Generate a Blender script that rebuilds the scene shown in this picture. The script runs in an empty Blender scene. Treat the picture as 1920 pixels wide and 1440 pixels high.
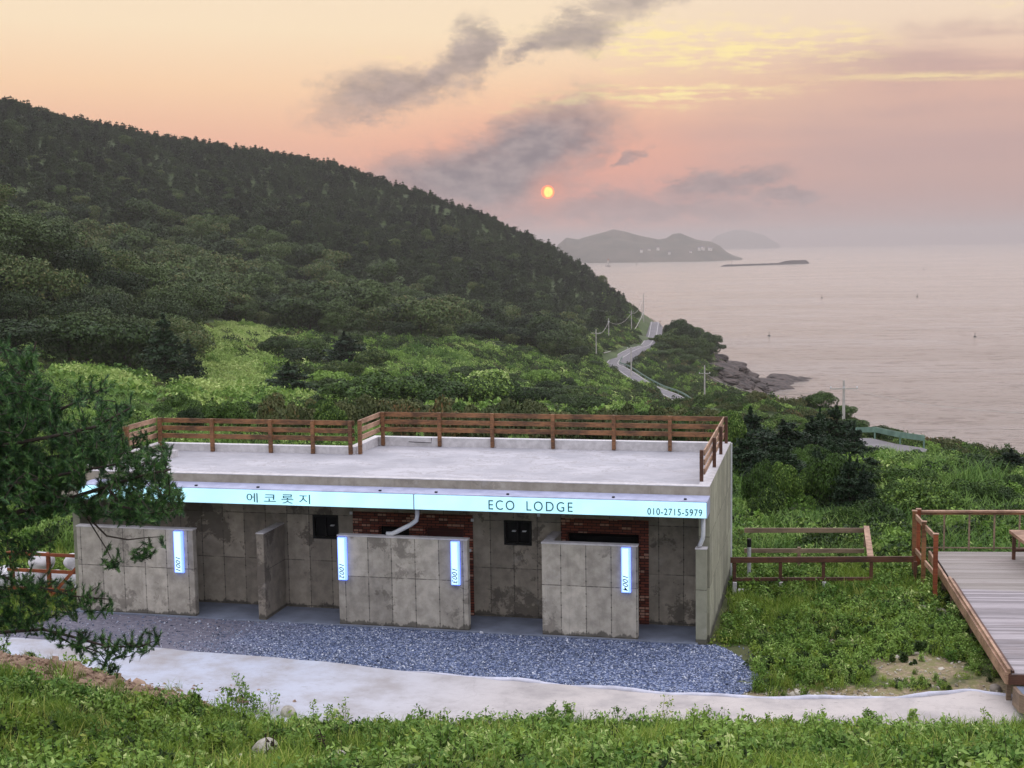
import bpy, math, random
import numpy as np
from mathutils import Matrix, Vector
S = bpy.context.scene
COL = S.collection
R = math.radians
rng = np.random.default_rng(7)
random.seed(7)

def lin(r, g, b, a=1.0):
    f = lambda c: (c / 255 / 12.92) if c / 255 <= 0.04045 else ((c / 255 + 0.055) / 1.055) ** 2.4
    return (f(r), f(g), f(b), a)

# ------------------------------------------------------------------ camera
FPX = 2500.0
YAW, PITCH, ROLL = R(13.3), R(5.9367), R(0.9)
fwd = np.array([-math.sin(YAW) * math.cos(PITCH), math.cos(YAW) * math.cos(PITCH), -math.sin(PITCH)])
_r = np.array([math.cos(YAW), math.sin(YAW), 0.0])
_u = np.cross(_r, fwd)
crt = _r * math.cos(ROLL) - _u * math.sin(ROLL)
cup = _u * math.cos(ROLL) + _r * math.sin(ROLL)
CAM = np.array([2.6297, -30.3056, 9.2900])
camd = bpy.data.cameras.new("camera")
cam = bpy.data.objects.new("camera", camd)
COL.objects.link(cam)
m = Matrix(((crt[0], cup[0], -fwd[0], CAM[0]), (crt[1], cup[1], -fwd[1], CAM[1]), (crt[2], cup[2], -fwd[2], CAM[2]), (0, 0, 0, 1)))
cam.matrix_world = m
camd.sensor_width = 36.0
camd.lens = 36.0 * FPX / 1920.0
camd.clip_start = 0.1
camd.clip_end = 60000
S.camera = cam

def ray(px, py):
    return fwd + crt * ((px - 960) / FPX) - cup * ((py - 720) / FPX)
def proj(P):
    d = np.asarray(P, float) - CAM
    z = d @ fwd
    return 960 + FPX * (d @ crt) / z, 720 - FPX * (d @ cup) / z, z
def at_dist(px, py, D):
    r = ray(px, py)
    return CAM + r * (D / math.hypot(r[0], r[1]))
def on_z(px, py, z):
    r = ray(px, py)
    return CAM + r * ((z - CAM[2]) / r[2])

# ------------------------------------------------------------------ view / light settings
S.view_settings.view_transform = 'Standard'
S.view_settings.look = 'None'
S.view_settings.exposure = 0.0
S.view_settings.gamma = 1.0
S.render.engine = 'CYCLES'
S.cycles.volume_bounces = 1
S.cycles.max_bounces = 6
S.cycles.diffuse_bounces = 2
S.cycles.glossy_bounces = 2
S.cycles.transmission_bounces = 3
S.cycles.transparent_max_bounces = 8
S.cycles.volume_step_rate = 1.0

SUN_AZ, SUN_EL = R(-11.65), R(2.6)
SKYGAIN = 1.0
sund = bpy.data.lights.new("sun", 'SUN')
sund.energy = 0.2
sund.angle = R(50)
sund.color = (1.0, 0.62, 0.38)
sun = bpy.data.objects.new("sun", sund)
COL.objects.link(sun)
sdir = Vector((math.sin(SUN_AZ) * math.cos(SUN_EL), math.cos(SUN_AZ) * math.cos(SUN_EL), math.sin(SUN_EL)))
sun.rotation_euler = sdir.to_track_quat('Z', 'Y').to_euler()
sun.location = (0, 0, 60)

# ------------------------------------------------------------------ node helper
class NT:
    def __init__(s, tree):
        s.t = tree; s.N = tree.nodes; s.L = tree.links
    def n(s, typ, props=None, **ins):
        nd = s.N.new(typ)
        for k, v in (props or {}).items(): setattr(nd, k, v)
        for k, v in ins.items():
            key = int(k[1:]) if k[0] == 'i' and k[1:].isdigit() else k.replace('_', ' ')
            s.set(nd.inputs[key], v)
        return nd
    def set(s, sock, v):
        if isinstance(v, bpy.types.NodeSocket): s.L.new(v, sock)
        elif isinstance(v, bpy.types.Node): s.L.new(v.outputs[0], sock)
        else: sock.default_value = v
    def m(s, op, a, b=None, c=None, clamp=False):
        nd = s.N.new('ShaderNodeMath'); nd.operation = op; nd.use_clamp = clamp
        for i, v in enumerate((a, b, c)):
            if v is not None: s.set(nd.inputs[i], v)
        return nd.outputs[0]
    def vm(s, op, a, b=None, scale=None):
        nd = s.N.new('ShaderNodeVectorMath'); nd.operation = op
        s.set(nd.inputs[0], a)
        if b is not None: s.set(nd.inputs[1], b)
        if scale is not None: s.set(nd.inputs['Scale'], scale)
        return nd.outputs[0]
    def mix(s, f, a, b, blend='MIX'):
        nd = s.N.new('ShaderNodeMix'); nd.data_type = 'RGBA'; nd.blend_type = blend
        s.set(nd.inputs[0], f); s.set(nd.inputs[6], a); s.set(nd.inputs[7], b)
        return nd.outputs[2]
    def smooth(s, x, lo, hi):
        nd = s.N.new('ShaderNodeMapRange'); nd.interpolation_type = 'SMOOTHSTEP'
        s.set(nd.inputs[0], x); s.set(nd.inputs[1], lo); s.set(nd.inputs[2], hi)
        return nd.outputs[0]
    def noise(s, vec, scale=1.0, detail=4.0, rough=0.55, col=False, dist=0.0):
        nd = s.N.new('ShaderNodeTexNoise')
        s.set(nd.inputs['Vector'], vec); s.set(nd.inputs['Scale'], scale)
        nd.inputs['Detail'].default_value = detail; nd.inputs['Roughness'].default_value = rough
        nd.inputs['Distortion'].default_value = dist
        return nd.outputs['Color' if col else 'Fac']
    def ramp(s, x, stops, interp='LINEAR'):
        nd = s.N.new('ShaderNodeValToRGB'); s.set(nd.inputs[0], x)
        cr = nd.color_ramp; cr.interpolation = interp
        while len(cr.elements) < len(stops): cr.elements.new(0.5)
        for e, (p, c) in zip(cr.elements, stops):
            e.position = p; e.color = c if len(c) == 4 else (*c, 1)
        return nd.outputs[0]
    def xyz(s, x, y, z=0.0):
        nd = s.N.new('ShaderNodeCombineXYZ')
        for i, v in enumerate((x, y, z)): s.set(nd.inputs[i], v)
        return nd.outputs[0]
    def sep(s, v):
        nd = s.N.new('ShaderNodeSeparateXYZ'); s.set(nd.inputs[0], v)
        return nd.outputs[0], nd.outputs[1], nd.outputs[2]

# ------------------------------------------------------------------ world: dusk sky with cloud banks
W = bpy.data.worlds.new("World"); S.world = W; W.use_nodes = True
t = NT(W.node_tree); t.N.clear()
dvec = t.n('ShaderNodeTexCoord').outputs['Generated']
dx, dy, dz = t.sep(dvec)
az = t.m('ARCTAN2', dx, dy)
el = t.m('ARCSINE', dz)
# a chart of the sky in front: U runs east along the horizon, V falls with elevation (2500 units per radian)
daz = t.m('ADD', az, YAW)
dazc = t.m('MINIMUM', t.m('MAXIMUM', daz, -1.3), 1.3)
U = t.m('MULTIPLY_ADD', t.m('TANGENT', dazc), 2500.0, 960.0)
V = t.m('SUBTRACT', t.m('SUBTRACT', 460.0, t.m('MULTIPLY', t.m('SUBTRACT', U, 960.0), 0.0157)), t.m('MULTIPLY', el, 2500.0))
nz = t.noise(t.xyz(t.m('DIVIDE', U, 110.0), t.m('DIVIDE', V, 60.0), 3.1), 1.0, 6, 0.62, col=True)
nx_, ny_, nz_ = t.sep(nz)
Uw = t.m('MULTIPLY_ADD', t.m('SUBTRACT', nx_, 0.5), 190.0, U)
Vw = t.m('MULTIPLY_ADD', t.m('SUBTRACT', ny_, 0.5), 105.0, V)
fine = t.noise(t.xyz(t.m('DIVIDE', U, 45.0), t.m('DIVIDE', V, 26.0), 8.0), 1.0, 7, 0.6)
streak = t.noise(t.xyz(t.m('DIVIDE', U, 110.0), t.m('DIVIDE', V, 11.0), 1.0), 1.0, 6, 0.6)
band = t.noise(t.xyz(t.m('DIVIDE', U, 600.0), t.m('DIVIDE', V, 45.0), 5.0), 1.0, 4, 0.5)
def ell(cx, cy, rx, ry, ang=0.0, warp=True, hard=0.25):
    a = R(ang); c, s_ = math.cos(a), math.sin(a)
    uu = t.m('SUBTRACT', Uw if warp else U, cx); vv = t.m('SUBTRACT', Vw if warp else V, cy)
    p = t.m('DIVIDE', t.m('ADD', t.m('MULTIPLY', uu, c), t.m('MULTIPLY', vv, s_)), rx)
    q = t.m('DIVIDE', t.m('SUBTRACT', t.m('MULTIPLY', vv, c), t.m('MULTIPLY', uu, s_)), ry)
    d = t.m('SQRT', t.m('ADD', t.m('MULTIPLY', p, p), t.m('MULTIPLY', q, q)))
    return t.smooth(d, 1.35, hard)
def mx(*ms):
    o = ms[0]
    for k in ms[1:]: o = t.m('MAXIMUM', o, k)
    return o
vfac = t.m('DIVIDE', t.m('ADD', V, 40.0), 520.0, clamp=True)
left = t.ramp(vfac, [(0.0, lin(252, 230, 202)), (0.22, lin(255, 230, 196)), (0.42, lin(255, 214, 176)), (0.60, lin(246, 190, 162)), (0.80, lin(226, 166, 152)), (1.0, lin(200, 164, 156))])
right = t.ramp(vfac, [(0.0, lin(248, 226, 204)), (0.22, lin(246, 220, 194)), (0.40, lin(226, 184, 166)), (0.60, lin(208, 172, 163)), (0.80, lin(196, 162, 156)), (1.0, lin(180, 158, 156))])
base = t.mix(t.smooth(U, 950.0, 1750.0), left, right)
# warm glow round the sun
su = t.m('DIVIDE', t.m('SUBTRACT', U, 1060.0), 330.0); sv = t.m('DIVIDE', t.m('SUBTRACT', V, 300.0), 120.0)
glow = t.smooth(t.m('SQRT', t.m('ADD', t.m('MULTIPLY', su, su), t.m('MULTIPLY', sv, sv))), 1.5, 0.0)
base = t.mix(t.m('MULTIPLY', glow, 0.40), base, lin(244, 160, 140))
# grey-lilac banks at the right
bank = t.m('MULTIPLY', mx(ell(1850, 128, 330, 55, -3), t.m('MULTIPLY', ell(1750, 270, 560, 60, 0), 0.8), t.m('MULTIPLY', ell(1500, 400, 560, 60, 0), 0.7)), t.smooth(band, 0.3, 0.62))
base = t.mix(t.m('MULTIPLY', bank, 0.75), base, lin(196, 164, 160))
# yellow lit streaks
ym = mx(ell(1340, 98, 330, 46, 3), t.m('MULTIPLY', ell(1230, 190, 300, 22, -2), 0.75), ell(1890, 25, 110, 20, 0), t.m('MULTIPLY', ell(740, 118, 60, 8, 0), 0.7))
yline = mx(t.m('MULTIPLY', t.m('MULTIPLY', ell(1760, 165, 300, 9, 1, False, 0.0), t.smooth(streak, 0.3, 0.55)), 0.8), t.m('MULTIPLY', ell(1180, 190, 150, 4, -3, False, 0.0), 0.5), t.m('MULTIPLY', ell(1330, 176, 160, 4, 1, False, 0.0), 0.5))
yel = t.m('ADD', t.m('MULTIPLY', ym, t.smooth(t.m('ADD', t.m('MULTIPLY', streak, 0.6), t.m('MULTIPLY', fine, 0.4)), 0.44, 0.58)), t.m('MULTIPLY', yline, 0.8), clamp=True)
base = t.mix(t.m('MULTIPLY', yel, 0.95), base, (1.05, 0.86, 0.42, 1))
# dark grey clouds
dk = mx(ell(745, 186, 150, 46, -12), ell(835, 160, 110, 42, -22), ell(893, 108, 48, 66, 16), ell(1072, 80, 105, 40, -14), ell(1010, 105, 60, 24, -20), t.m('MULTIPLY', ell(1205, 8, 95, 42, -10), 0.8),
        ell(1010, 280, 170, 78, -24), ell(890, 335, 200, 74, -4), ell(960, 310, 170, 70, -10), t.m('MULTIPLY', ell(1350, 350, 140, 28, -8), 0.75), t.m('MULTIPLY', ell(1480, 368, 60, 14, 0), 0.6),
        t.m('MULTIPLY', ell(1180, 305, 34, 16, -20), 0.6), t.m('MULTIPLY', ell(1180, 395, 330, 26, 0), 0.5))
dk = t.m('MULTIPLY', t.m('MULTIPLY', t.m('POWER', dk, 0.7), t.m('MULTIPLY_ADD', t.smooth(V, 190.0, 260.0), 0.2, 0.8)), t.smooth(t.m('ADD', fine, t.m('MULTIPLY', dk, 0.40)), 0.30, 0.66))
dk = t.m('MAXIMUM', dk, t.m('MULTIPLY', mx(ell(1000, 285, 130, 58, -24, True, 0.1), ell(900, 335, 175, 64, -6, True, 0.1)), 0.92))
dkcol = t.mix(t.smooth(fine, 0.3, 0.7), lin(134, 126, 133), lin(168, 154, 156))
base = t.mix(t.m('MULTIPLY', dk, 0.97), base, dkcol)
# the rest of the dome: physical sky, blue-lilac and soft, above and behind
skyt = t.n('ShaderNodeTexSky', {'sky_type': 'NISHITA', 'sun_disc': False, 'sun_elevation': SUN_EL, 'sun_rotation': SUN_AZ, 'altitude': 50.0, 'dust_density': 3.0})
dome = t.mix(1.0, t.mix(1.0, skyt.outputs[0], (0.10, 0.10, 0.10, 1), 'MULTIPLY'), (1.34, 1.33, 1.50, 1), 'ADD')
dome = t.mix(1.0, dome, t.ramp(dz, [(0.0, (0.50, 0.48, 0.45)), (0.25, (0.72, 0.71, 0.70)), (0.7, (1.18, 1.18, 1.18)), (1.0, (1.25, 1.25, 1.25))]), 'MULTIPLY')
dome = t.mix(t.smooth(dz, 0.1, -0.05), dome, (0.34, 0.32, 0.31, 1))
front = t.m('MULTIPLY', t.smooth(el, 0.55, 0.17), t.smooth(t.m('ABSOLUTE', daz), 1.5, 0.6))
col = t.mix(front, dome, base)
# the disc of the sun, reddened by haze
sd = t.vm('DOT_PRODUCT', dvec, tuple(Vector((math.sin(R(-11.651)) * math.cos(R(2.232)), math.cos(R(-11.651)) * math.cos(R(2.232)), math.sin(R(2.232))))))
sdv = t.N[-1].outputs['Value']
ang = t.m('ARCCOSINE', t.m('MINIMUM', sdv, 1.0))
disc = t.smooth(ang, 0.0052, 0.0046)
discc = t.mix(t.smooth(t.m('ADD', ang, t.m('MULTIPLY', t.smooth(daz, R(1.60), R(1.35)), 0.0022)), 0.0044, 0.0030), (1.7, 0.40, 0.15, 1), (1.9, 1.25, 0.26, 1))
col = t.mix(disc, col, discc)
halo = t.m('MULTIPLY', t.m('MULTIPLY', t.smooth(ang, 0.030, 0.004), t.smooth(ang, 0.030, 0.004)), t.m('SUBTRACT', 1.0, disc))
col = t.mix(t.m('MULTIPLY', halo, 0.35), col, (1.0, 0.36, 0.22, 1))
bg = t.n('ShaderNodeBackground', Color=col, Strength=SKYGAIN)
out = t.n('ShaderNodeOutputWorld'); t.L.new(bg.outputs[0], out.inputs[0])

# ------------------------------------------------------------------ object helpers
def tag(o, label=None, cat=None, group=None, kind=None):
    if label: o['label'] = label
    if cat: o['category'] = cat
    if group: o['group'] = group
    if kind: o['kind'] = kind
    return o
WPOS = {}
def empty(name, loc, label=None, cat=None, group=None, rz=0.0):
    o = bpy.data.objects.new(name, None); COL.objects.link(o)
    o.location = loc; o.rotation_euler = (0, 0, rz); o.empty_display_size = 0.3
    WPOS[o.name] = np.array(loc, float)
    return tag(o, label, cat, group)
class MB:
    def __init__(s): s.v = []; s.f = []; s.m = []; s.cur = 0
    def add(s, vs, fs):
        b = len(s.v); s.v += [tuple(p) for p in vs]
        for f in fs: s.f.append(tuple(i + b for i in f)); s.m.append(s.cur)
        return s
    def box(s, x0, x1, y0, y1, z0, z1):
        vs = [(x, y, z) for z in (z0, z1) for y in (y0, y1) for x in (x0, x1)]
        return s.add(vs, [(0, 2, 3, 1), (4, 5, 7, 6), (0, 1, 5, 4), (2, 6, 7, 3), (0, 4, 6, 2), (1, 3, 7, 5)])
    def beam(s, a, b, w, h, upv=(0, 0, 1)):
        a = np.array(a, float); b = np.array(b, float); d = b - a; d /= np.linalg.norm(d)
        u = np.array(upv, float); sd = np.cross(d, u)
        if np.linalg.norm(sd) < 1e-6: sd = np.array([1.0, 0, 0])
        sd /= np.linalg.norm(sd); u = np.cross(sd, d)
        vs = [p + sd * (w / 2 * i) + u * (h / 2 * j) for p in (a, b) for i, j in ((-1, -1), (1, -1), (1, 1), (-1, 1))]
        return s.add(vs, [(0, 3, 2, 1), (4, 5, 6, 7), (0, 1, 5, 4), (1, 2, 6, 5), (2, 3, 7, 6), (3, 0, 4, 7)])
    def tube(s, pts, r, n=8, cap=True):
        pts = [np.array(p, float) for p in pts]
        rs = r if hasattr(r, '__len__') else [r] * len(pts)
        b = len(s.v); pu = None
        for i, p in enumerate(pts):
            d = pts[min(i + 1, len(pts) - 1)] - pts[max(i - 1, 0)]; d = d / (np.linalg.norm(d) + 1e-9)
            if pu is None:
                pu = np.cross(d, (0.31, 0.2, 0.93)); 
                if np.linalg.norm(pu) < 1e-3: pu = np.cross(d, (1, 0, 0))
            pu = pu - d * (pu @ d); pu /= np.linalg.norm(pu); w = np.cross(d, pu)
            for k in range(n):
                a = 2 * math.pi * k / n
                s.v.append(tuple(p + (pu * math.cos(a) + w * math.sin(a)) * rs[i]))
        for i in range(len(pts) - 1):
            for k in range(n):
                k2 = (k + 1) % n
                s.f.append((b + i * n + k, b + i * n + k2, b + (i + 1) * n + k2, b + (i + 1) * n + k)); s.m.append(s.cur)
        if cap:
            s.f.append(tuple(b + k for k in reversed(range(n)))); s.m.append(s.cur)
            e = b + (len(pts) - 1) * n
            s.f.append(tuple(e + k for k in range(n))); s.m.append(s.cur)
        return s
    def mesh(s, name, off=(0, 0, 0)):
        me = bpy.data.meshes.new(name)
        o = np.array(off, float)
        me.from_pydata([tuple(np.array(p) - o) for p in s.v], [], s.f)
        if any(s.m): me.polygons.foreach_set('material_index', s.m)
        me.update(); return me
    def build(s, name, mats, parent=None, bevel=0.0, smooth=False):
        off = WPOS[parent.name] if parent is not None else (0, 0, 0)
        me = s.mesh(name, off)
        for mt in (mats if isinstance(mats, (list, tuple)) else [mats]): me.materials.append(mt)
        o = bpy.data.objects.new(name, me); COL.objects.link(o)
        WPOS[o.name] = np.array(off, float)
        if parent is not None: o.parent = parent
        if smooth: me.polygons.foreach_set('use_smooth', [True] * len(me.polygons))
        if bevel:
            bv = o.modifiers.new('bevel', 'BEVEL'); bv.width = bevel; bv.segments = 2; bv.limit_method = 'ANGLE'
        return o
def mesh_np(name, V_, F_, mats, smooth=False):
    """fast mesh from arrays; F_ is (n,3) or (n,4)"""
    me = bpy.data.meshes.new(name)
    V_ = np.asarray(V_, np.float32); F_ = np.asarray(F_, np.int32); k = F_.shape[1]
    me.vertices.add(len(V_)); me.vertices.foreach_set('co', V_.ravel())
    me.loops.add(F_.size); me.loops.foreach_set('vertex_index', F_.ravel())
    me.polygons.add(len(F_)); me.polygons.foreach_set('loop_start', np.arange(0, F_.size, k, dtype=np.int32))
    me.polygons.foreach_set('loop_total', np.full(len(F_), k, np.int32))
    if smooth: me.polygons.foreach_set('use_smooth', np.ones(len(F_), bool))
    me.update(calc_edges=True)
    for mt in (mats if isinstance(mats, (list, tuple)) else [mats]): me.materials.append(mt)
    return me
def link(name, me, parent=None, loc=(0, 0, 0)):
    o = bpy.data.objects.new(name, me); COL.objects.link(o); o.location = loc
    if parent is not None: o.parent = parent
    return o
def copy_tree(o, parent=None):
    c = o.copy(); COL.objects.link(c)
    if parent is not None: c.parent = parent
    for ch in list(o.children): copy_tree(ch, c)
    return c

# ------------------------------------------------------------------ materials
MATS = {}
def mat(name):
    mt = bpy.data.materials.new(name); mt.use_nodes = True
    tt = NT(mt.node_tree); tt.N.clear()
    MATS[name] = mt
    tt.o = tt.n('ShaderNodeOutputMaterial')
    return mt, tt
def bsdf(tt, col, rough=0.8, bump=None, bstr=0.3, bdist=0.02, **kw):
    b = tt.n('ShaderNodeBsdfPrincipled', Base_Color=col, Roughness=rough, **kw)
    if bump is not None:
        bn = tt.n('ShaderNodeBump', Strength=bstr, Distance=bdist, Height=bump)
        tt.L.new(bn.outputs[0], b.inputs['Normal'])
    tt.L.new(b.outputs[0], tt.o.inputs[0])
    return b
def simple(name, c1, c2=None, scale=8.0, rough=0.8, bstr=0.2, bd=0.01, **kw):
    mt, tt = mat(name)
    p = tt.n('ShaderNodeNewGeometry').outputs['Position']
    nf = tt.noise(p, scale, 6, 0.6)
    col = tt.mix(tt.smooth(nf, 0.3, 0.7), c1, c2 or tuple(c * 0.75 for c in c1[:3]) + (1,))
    bsdf(tt, col, rough, nf, bstr, bd, **kw)
    return mt

def concrete(name, c1, c2, axis='x', x0=0.0, z0=0.0, joints=True, stain=1.0, damp=True):
    """board-marked concrete: panel tones, joint lines, damp stains (all fixed to the wall)"""
    mt, tt = mat(name)
    p = tt.n('ShaderNodeNewGeometry').outputs['Position']
    x, y, z = tt.sep(p)
    h = x if axis == 'x' else y
    big = tt.noise(p, 0.7, 5, 0.6)
    med = tt.noise(p, 3.2, 7, 0.62)
    tiny = tt.noise(p, 38.0, 4, 0.6)
    col = tt.mix(tt.smooth(med, 0.28, 0.72), c1, c2)
    hh = tt.m('DIVIDE', tt.m('SUBTRACT', h, x0), 0.6)
    zz = tt.m('DIVIDE', tt.m('SUBTRACT', z, z0), 1.2)
    if joints:
        wn = tt.n('ShaderNodeTexWhiteNoise', {'noise_dimensions': '2D'}, Vector=tt.xyz(tt.m('FLOOR', hh), tt.m('FLOOR', zz)))
        col = tt.mix(1.0, col, tt.ramp(wn.outputs['Value'], [(0, (0.72, 0.71, 0.70)), (1, (1.16, 1.15, 1.13))]), 'MULTIPLY')
        def line(q, w):
            fr = tt.m('FRACT', q)
            d = tt.m('MINIMUM', fr, tt.m('SUBTRACT', 1.0, fr))
            return tt.smooth(d, w, w * 0.25)
        nj = tt.smooth(tt.noise(p, 2.3, 3), 0.34, 0.52)
        dots = tt.m('MULTIPLY', line(hh, 0.045), line(tt.m('DIVIDE', tt.m('ADD', z, 0.11), 0.3), 0.085))
        jl = tt.m('MAXIMUM', line(hh, 0.022), tt.m('MULTIPLY', line(zz, 0.013), nj))
        rp = tt.smooth(tt.noise(tt.vm('MULTIPLY', p, (1.0, 1.0, 0.3)), 9.0, 4), 0.35, 0.55)
        col = tt.mix(tt.m('MULTIPLY', jl, tt.m('MULTIPLY_ADD', rp, 0.5, 0.3)), col, (0.035, 0.03, 0.025, 1))
        col = tt.mix(tt.m('MULTIPLY', dots, 0.7), col, (0.03, 0.026, 0.022, 1))
    else: jl = None
    if stain:
        wv = tt.noise(tt.vm('ADD', p, tt.vm('SCALE', tt.noise(p, 1.7, 4, 0.6, col=True), scale=0.9)), 0.75, 6, 0.7)
        col = tt.mix(tt.m('MULTIPLY', tt.smooth(wv, 0.56, 0.61), 0.5 * stain), col, (0.075, 0.062, 0.05, 1))
        # rain streaks under the top edges
        st = tt.noise(tt.vm('MULTIPLY', p, (7.0, 7.0, 0.5)), 1.0, 5, 0.6)
        col = tt.mix(tt.m('MULTIPLY', tt.smooth(st, 0.54, 0.75), 0.28), col, (0.12, 0.105, 0.09, 1))
        pale = tt.noise(tt.vm('ADD', p, (9, 3, 5)), 1.6, 5, 0.65)
        col = tt.mix(tt.m('MULTIPLY', tt.smooth(pale, 0.58, 0.75), 0.3), col, (0.50, 0.47, 0.43, 1))
    if damp:
        dz_ = tt.m('ADD', z, tt.m('MULTIPLY', tt.m('SUBTRACT', tt.noise(tt.xyz(h, 0.0, 0.0), 2.2, 5, 0.7), 0.5), 0.75))
        col = tt.mix(tt.m('MULTIPLY', tt.smooth(dz_, 0.16, 0.11), 0.75), col, (0.045, 0.04, 0.032, 1))
    holes = tt.n('ShaderNodeTexVoronoi', {'feature': 'DISTANCE_TO_EDGE'}, Vector=p, Scale=11.0)
    bump = tt.m('ADD', tt.m('MULTIPLY', med, 0.5), tt.m('MULTIPLY', tiny, 0.35))
    if jl is not None: bump = tt.m('SUBTRACT', bump, tt.m('MULTIPLY', jl, 0.8))
    bsdf(tt, col, 0.88, bump, 0.45, 0.02)
    return mt
M_wall = concrete('concrete_front', lin(150, 144, 134), lin(190, 183, 171), 'x', -1.62, 0.07)
M_facade = concrete('concrete_facade', lin(136, 128, 117), lin(168, 158, 144), 'x', -0.66, 0.1, stain=1.4)
M_side = concrete('concrete_side', lin(140, 140, 122), lin(158, 157, 138), 'y', 0.2, 0.1, stain=0.5)
M_plain = concrete('concrete_band', lin(140, 132, 118), lin(166, 158, 143), 'x', 0, 0, joints=False, stain=0.6, damp=False)
M_cap = simple('cement_cap', lin(204, 200, 200), lin(180, 176, 176), 6.0, 0.85)

def roof_mat():
    mt, tt = mat('roof_screed')
    p = tt.n('ShaderNodeNewGeometry').outputs['Position']
    a = tt.noise(tt.vm('ADD', p, tt.vm('SCALE', tt.noise(p, 0.9, 4, 0.6, col=True), scale=1.4)), 0.55, 7, 0.66)
    b = tt.noise(tt.vm('MULTIPLY', p, (0.8, 2.2, 1)), 2.4, 7, 0.65)
    col = tt.mix(tt.smooth(a, 0.35, 0.66), lin(156, 155, 160), lin(184, 182, 186))
    col = tt.mix(tt.m('MULTIPLY', tt.smooth(b, 0.52, 0.72), 0.6), col, lin(140, 134, 134))
    ring = tt.m('ABSOLUTE', tt.m('SUBTRACT', a, 0.56))
    col = tt.mix(tt.m('MULTIPLY', tt.smooth(ring, 0.014, 0.0), 0.5), col, lin(118, 110, 104))
    bsdf(tt, col, 0.75, b, 0.3, 0.02)
    return mt
M_roof = roof_mat()
M_floor = simple('porch_screed', lin(120, 128, 144), lin(98, 104, 118), 1.6, 0.55)
def wood(name, c1, c2, rough=0.6, sc=(3, 3, 30)):
    mt, tt = mat(name)
    p = tt.n('ShaderNodeTexCoord').outputs['Object']
    g = tt.noise(tt.vm('MULTIPLY', p, sc), 1.0, 5, 0.6)
    k = tt.noise(p, 1.3, 3, 0.5)
    col = tt.mix(tt.smooth(tt.m('MULTIPLY_ADD', k, 0.5, tt.m('MULTIPLY', g, 0.5)), 0.36, 0.64), c1, c2)
    bsdf(tt, col, rough, g, 0.25, 0.005)
    return mt
M_rail = wood('stained_timber', lin(76, 50, 30), lin(142, 98, 62), sc=(6, 6, 30))
M_rail2 = wood('pale_timber', lin(122, 92, 72), lin(184, 148, 122), sc=(6, 6, 30))
M_post = wood('dark_timber', lin(58, 34, 24), lin(96, 60, 42))
M_red = wood('red_timber', lin(106, 50, 26), lin(158, 84, 48))
M_grey = wood('grey_timber', lin(104, 86, 70), lin(142, 120, 98))
M_pvc = simple('white_pvc', (0.72, 0.73, 0.76, 1), (0.6, 0.61, 0.64, 1), 5, 0.4)
M_black = simple('black_metal', (0.010, 0.010, 0.011, 1), (0.016, 0.016, 0.016, 1), 9, 0.5, Specular_IOR_Level=0.15)
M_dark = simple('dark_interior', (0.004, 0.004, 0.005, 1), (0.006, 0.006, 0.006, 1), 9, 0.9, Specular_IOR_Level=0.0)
M_glass = simple('dark_glass', (0.005, 0.005, 0.006, 1), (0.008, 0.008, 0.009, 1), 2, 0.4, Specular_IOR_Level=0.1)
M_reddoor = simple('dark_red_paint', (0.07, 0.012, 0.009, 1), (0.05, 0.01, 0.008, 1), 6, 0.5)
M_white = simple('white_plastic', (0.75, 0.76, 0.8, 1), (0.65, 0.66, 0.7, 1), 20, 0.5)
M_metal = simple('sheet_metal', lin(176, 180, 205), lin(150, 154, 180), 3, 0.45)
M_gal = simple('galvanised_steel', lin(190, 192, 196), lin(150, 152, 156), 8, 0.4)
M_green_steel = simple('green_guardrail_paint', lin(116, 146, 130), lin(88, 116, 102), 1, 0.5)
M_polecon = simple('pole_concrete', lin(190, 184, 176), lin(160, 155, 148), 1, 0.8)
M_asph = simple('asphalt', lin(122, 118, 120), lin(104, 101, 104), 0.4, 0.85)
M_roadline = simple('road_paint', lin(220, 216, 210), lin(190, 186, 180), 1, 0.7)
M_rock = simple('rock_grey', lin(150, 140, 128), lin(96, 88, 80), 3.5, 0.9, 0.6, 0.05)
M_boulder = simple('boulder_stone', lin(190, 184, 170), lin(140, 134, 120), 9, 0.85, 0.5, 0.02)
M_bag = simple('white_sack', lin(225, 222, 224), lin(190, 188, 192), 3, 0.8, 0.5, 0.05)
M_blueplastic = simple('blue_grey_plastic', lin(110, 120, 150), lin(88, 96, 124), 3, 0.5)
def brick_mat():
    mt, tt = mat('red_brick')
    p = tt.n('ShaderNodeNewGeometry').outputs['Position']
    x, y, z = tt.sep(p)
    b = tt.n('ShaderNodeTexBrick', {'offset': 0.5}, Vector=tt.xyz(tt.m('ADD', x, y), z, 0), Scale=1.0, Color1=lin(138, 70, 52), Color2=lin(78, 38, 30), Mortar=lin(26, 20, 18), Mortar_Size=0.009, Brick_Width=0.215, Row_Height=0.07, Bias=-0.1)
    cell = tt.n('ShaderNodeTexWhiteNoise', {'noise_dimensions': '2D'}, Vector=tt.xyz(tt.m('FLOOR', tt.m('DIVIDE', tt.m('ADD', x, tt.m('MULTIPLY', tt.m('FLOOR', tt.m('DIVIDE', z, 0.07)), 0.1075)), 0.215)), tt.m('FLOOR', tt.m('DIVIDE', z, 0.07))))
    pale = tt.m('MULTIPLY', tt.m('GREATER_THAN', cell.outputs['Value'], 0.82), tt.m('SUBTRACT', 1.0, b.outputs['Fac']))
    col = tt.mix(tt.m('MULTIPLY', pale, 0.75), b.outputs['Color'], lin(196, 150, 128))
    bsdf(tt, col, 0.85, tt.m('SUBTRACT', 1.0, b.outputs['Fac']), 0.6, 0.02)
    return mt
M_brick = brick_mat()
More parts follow.
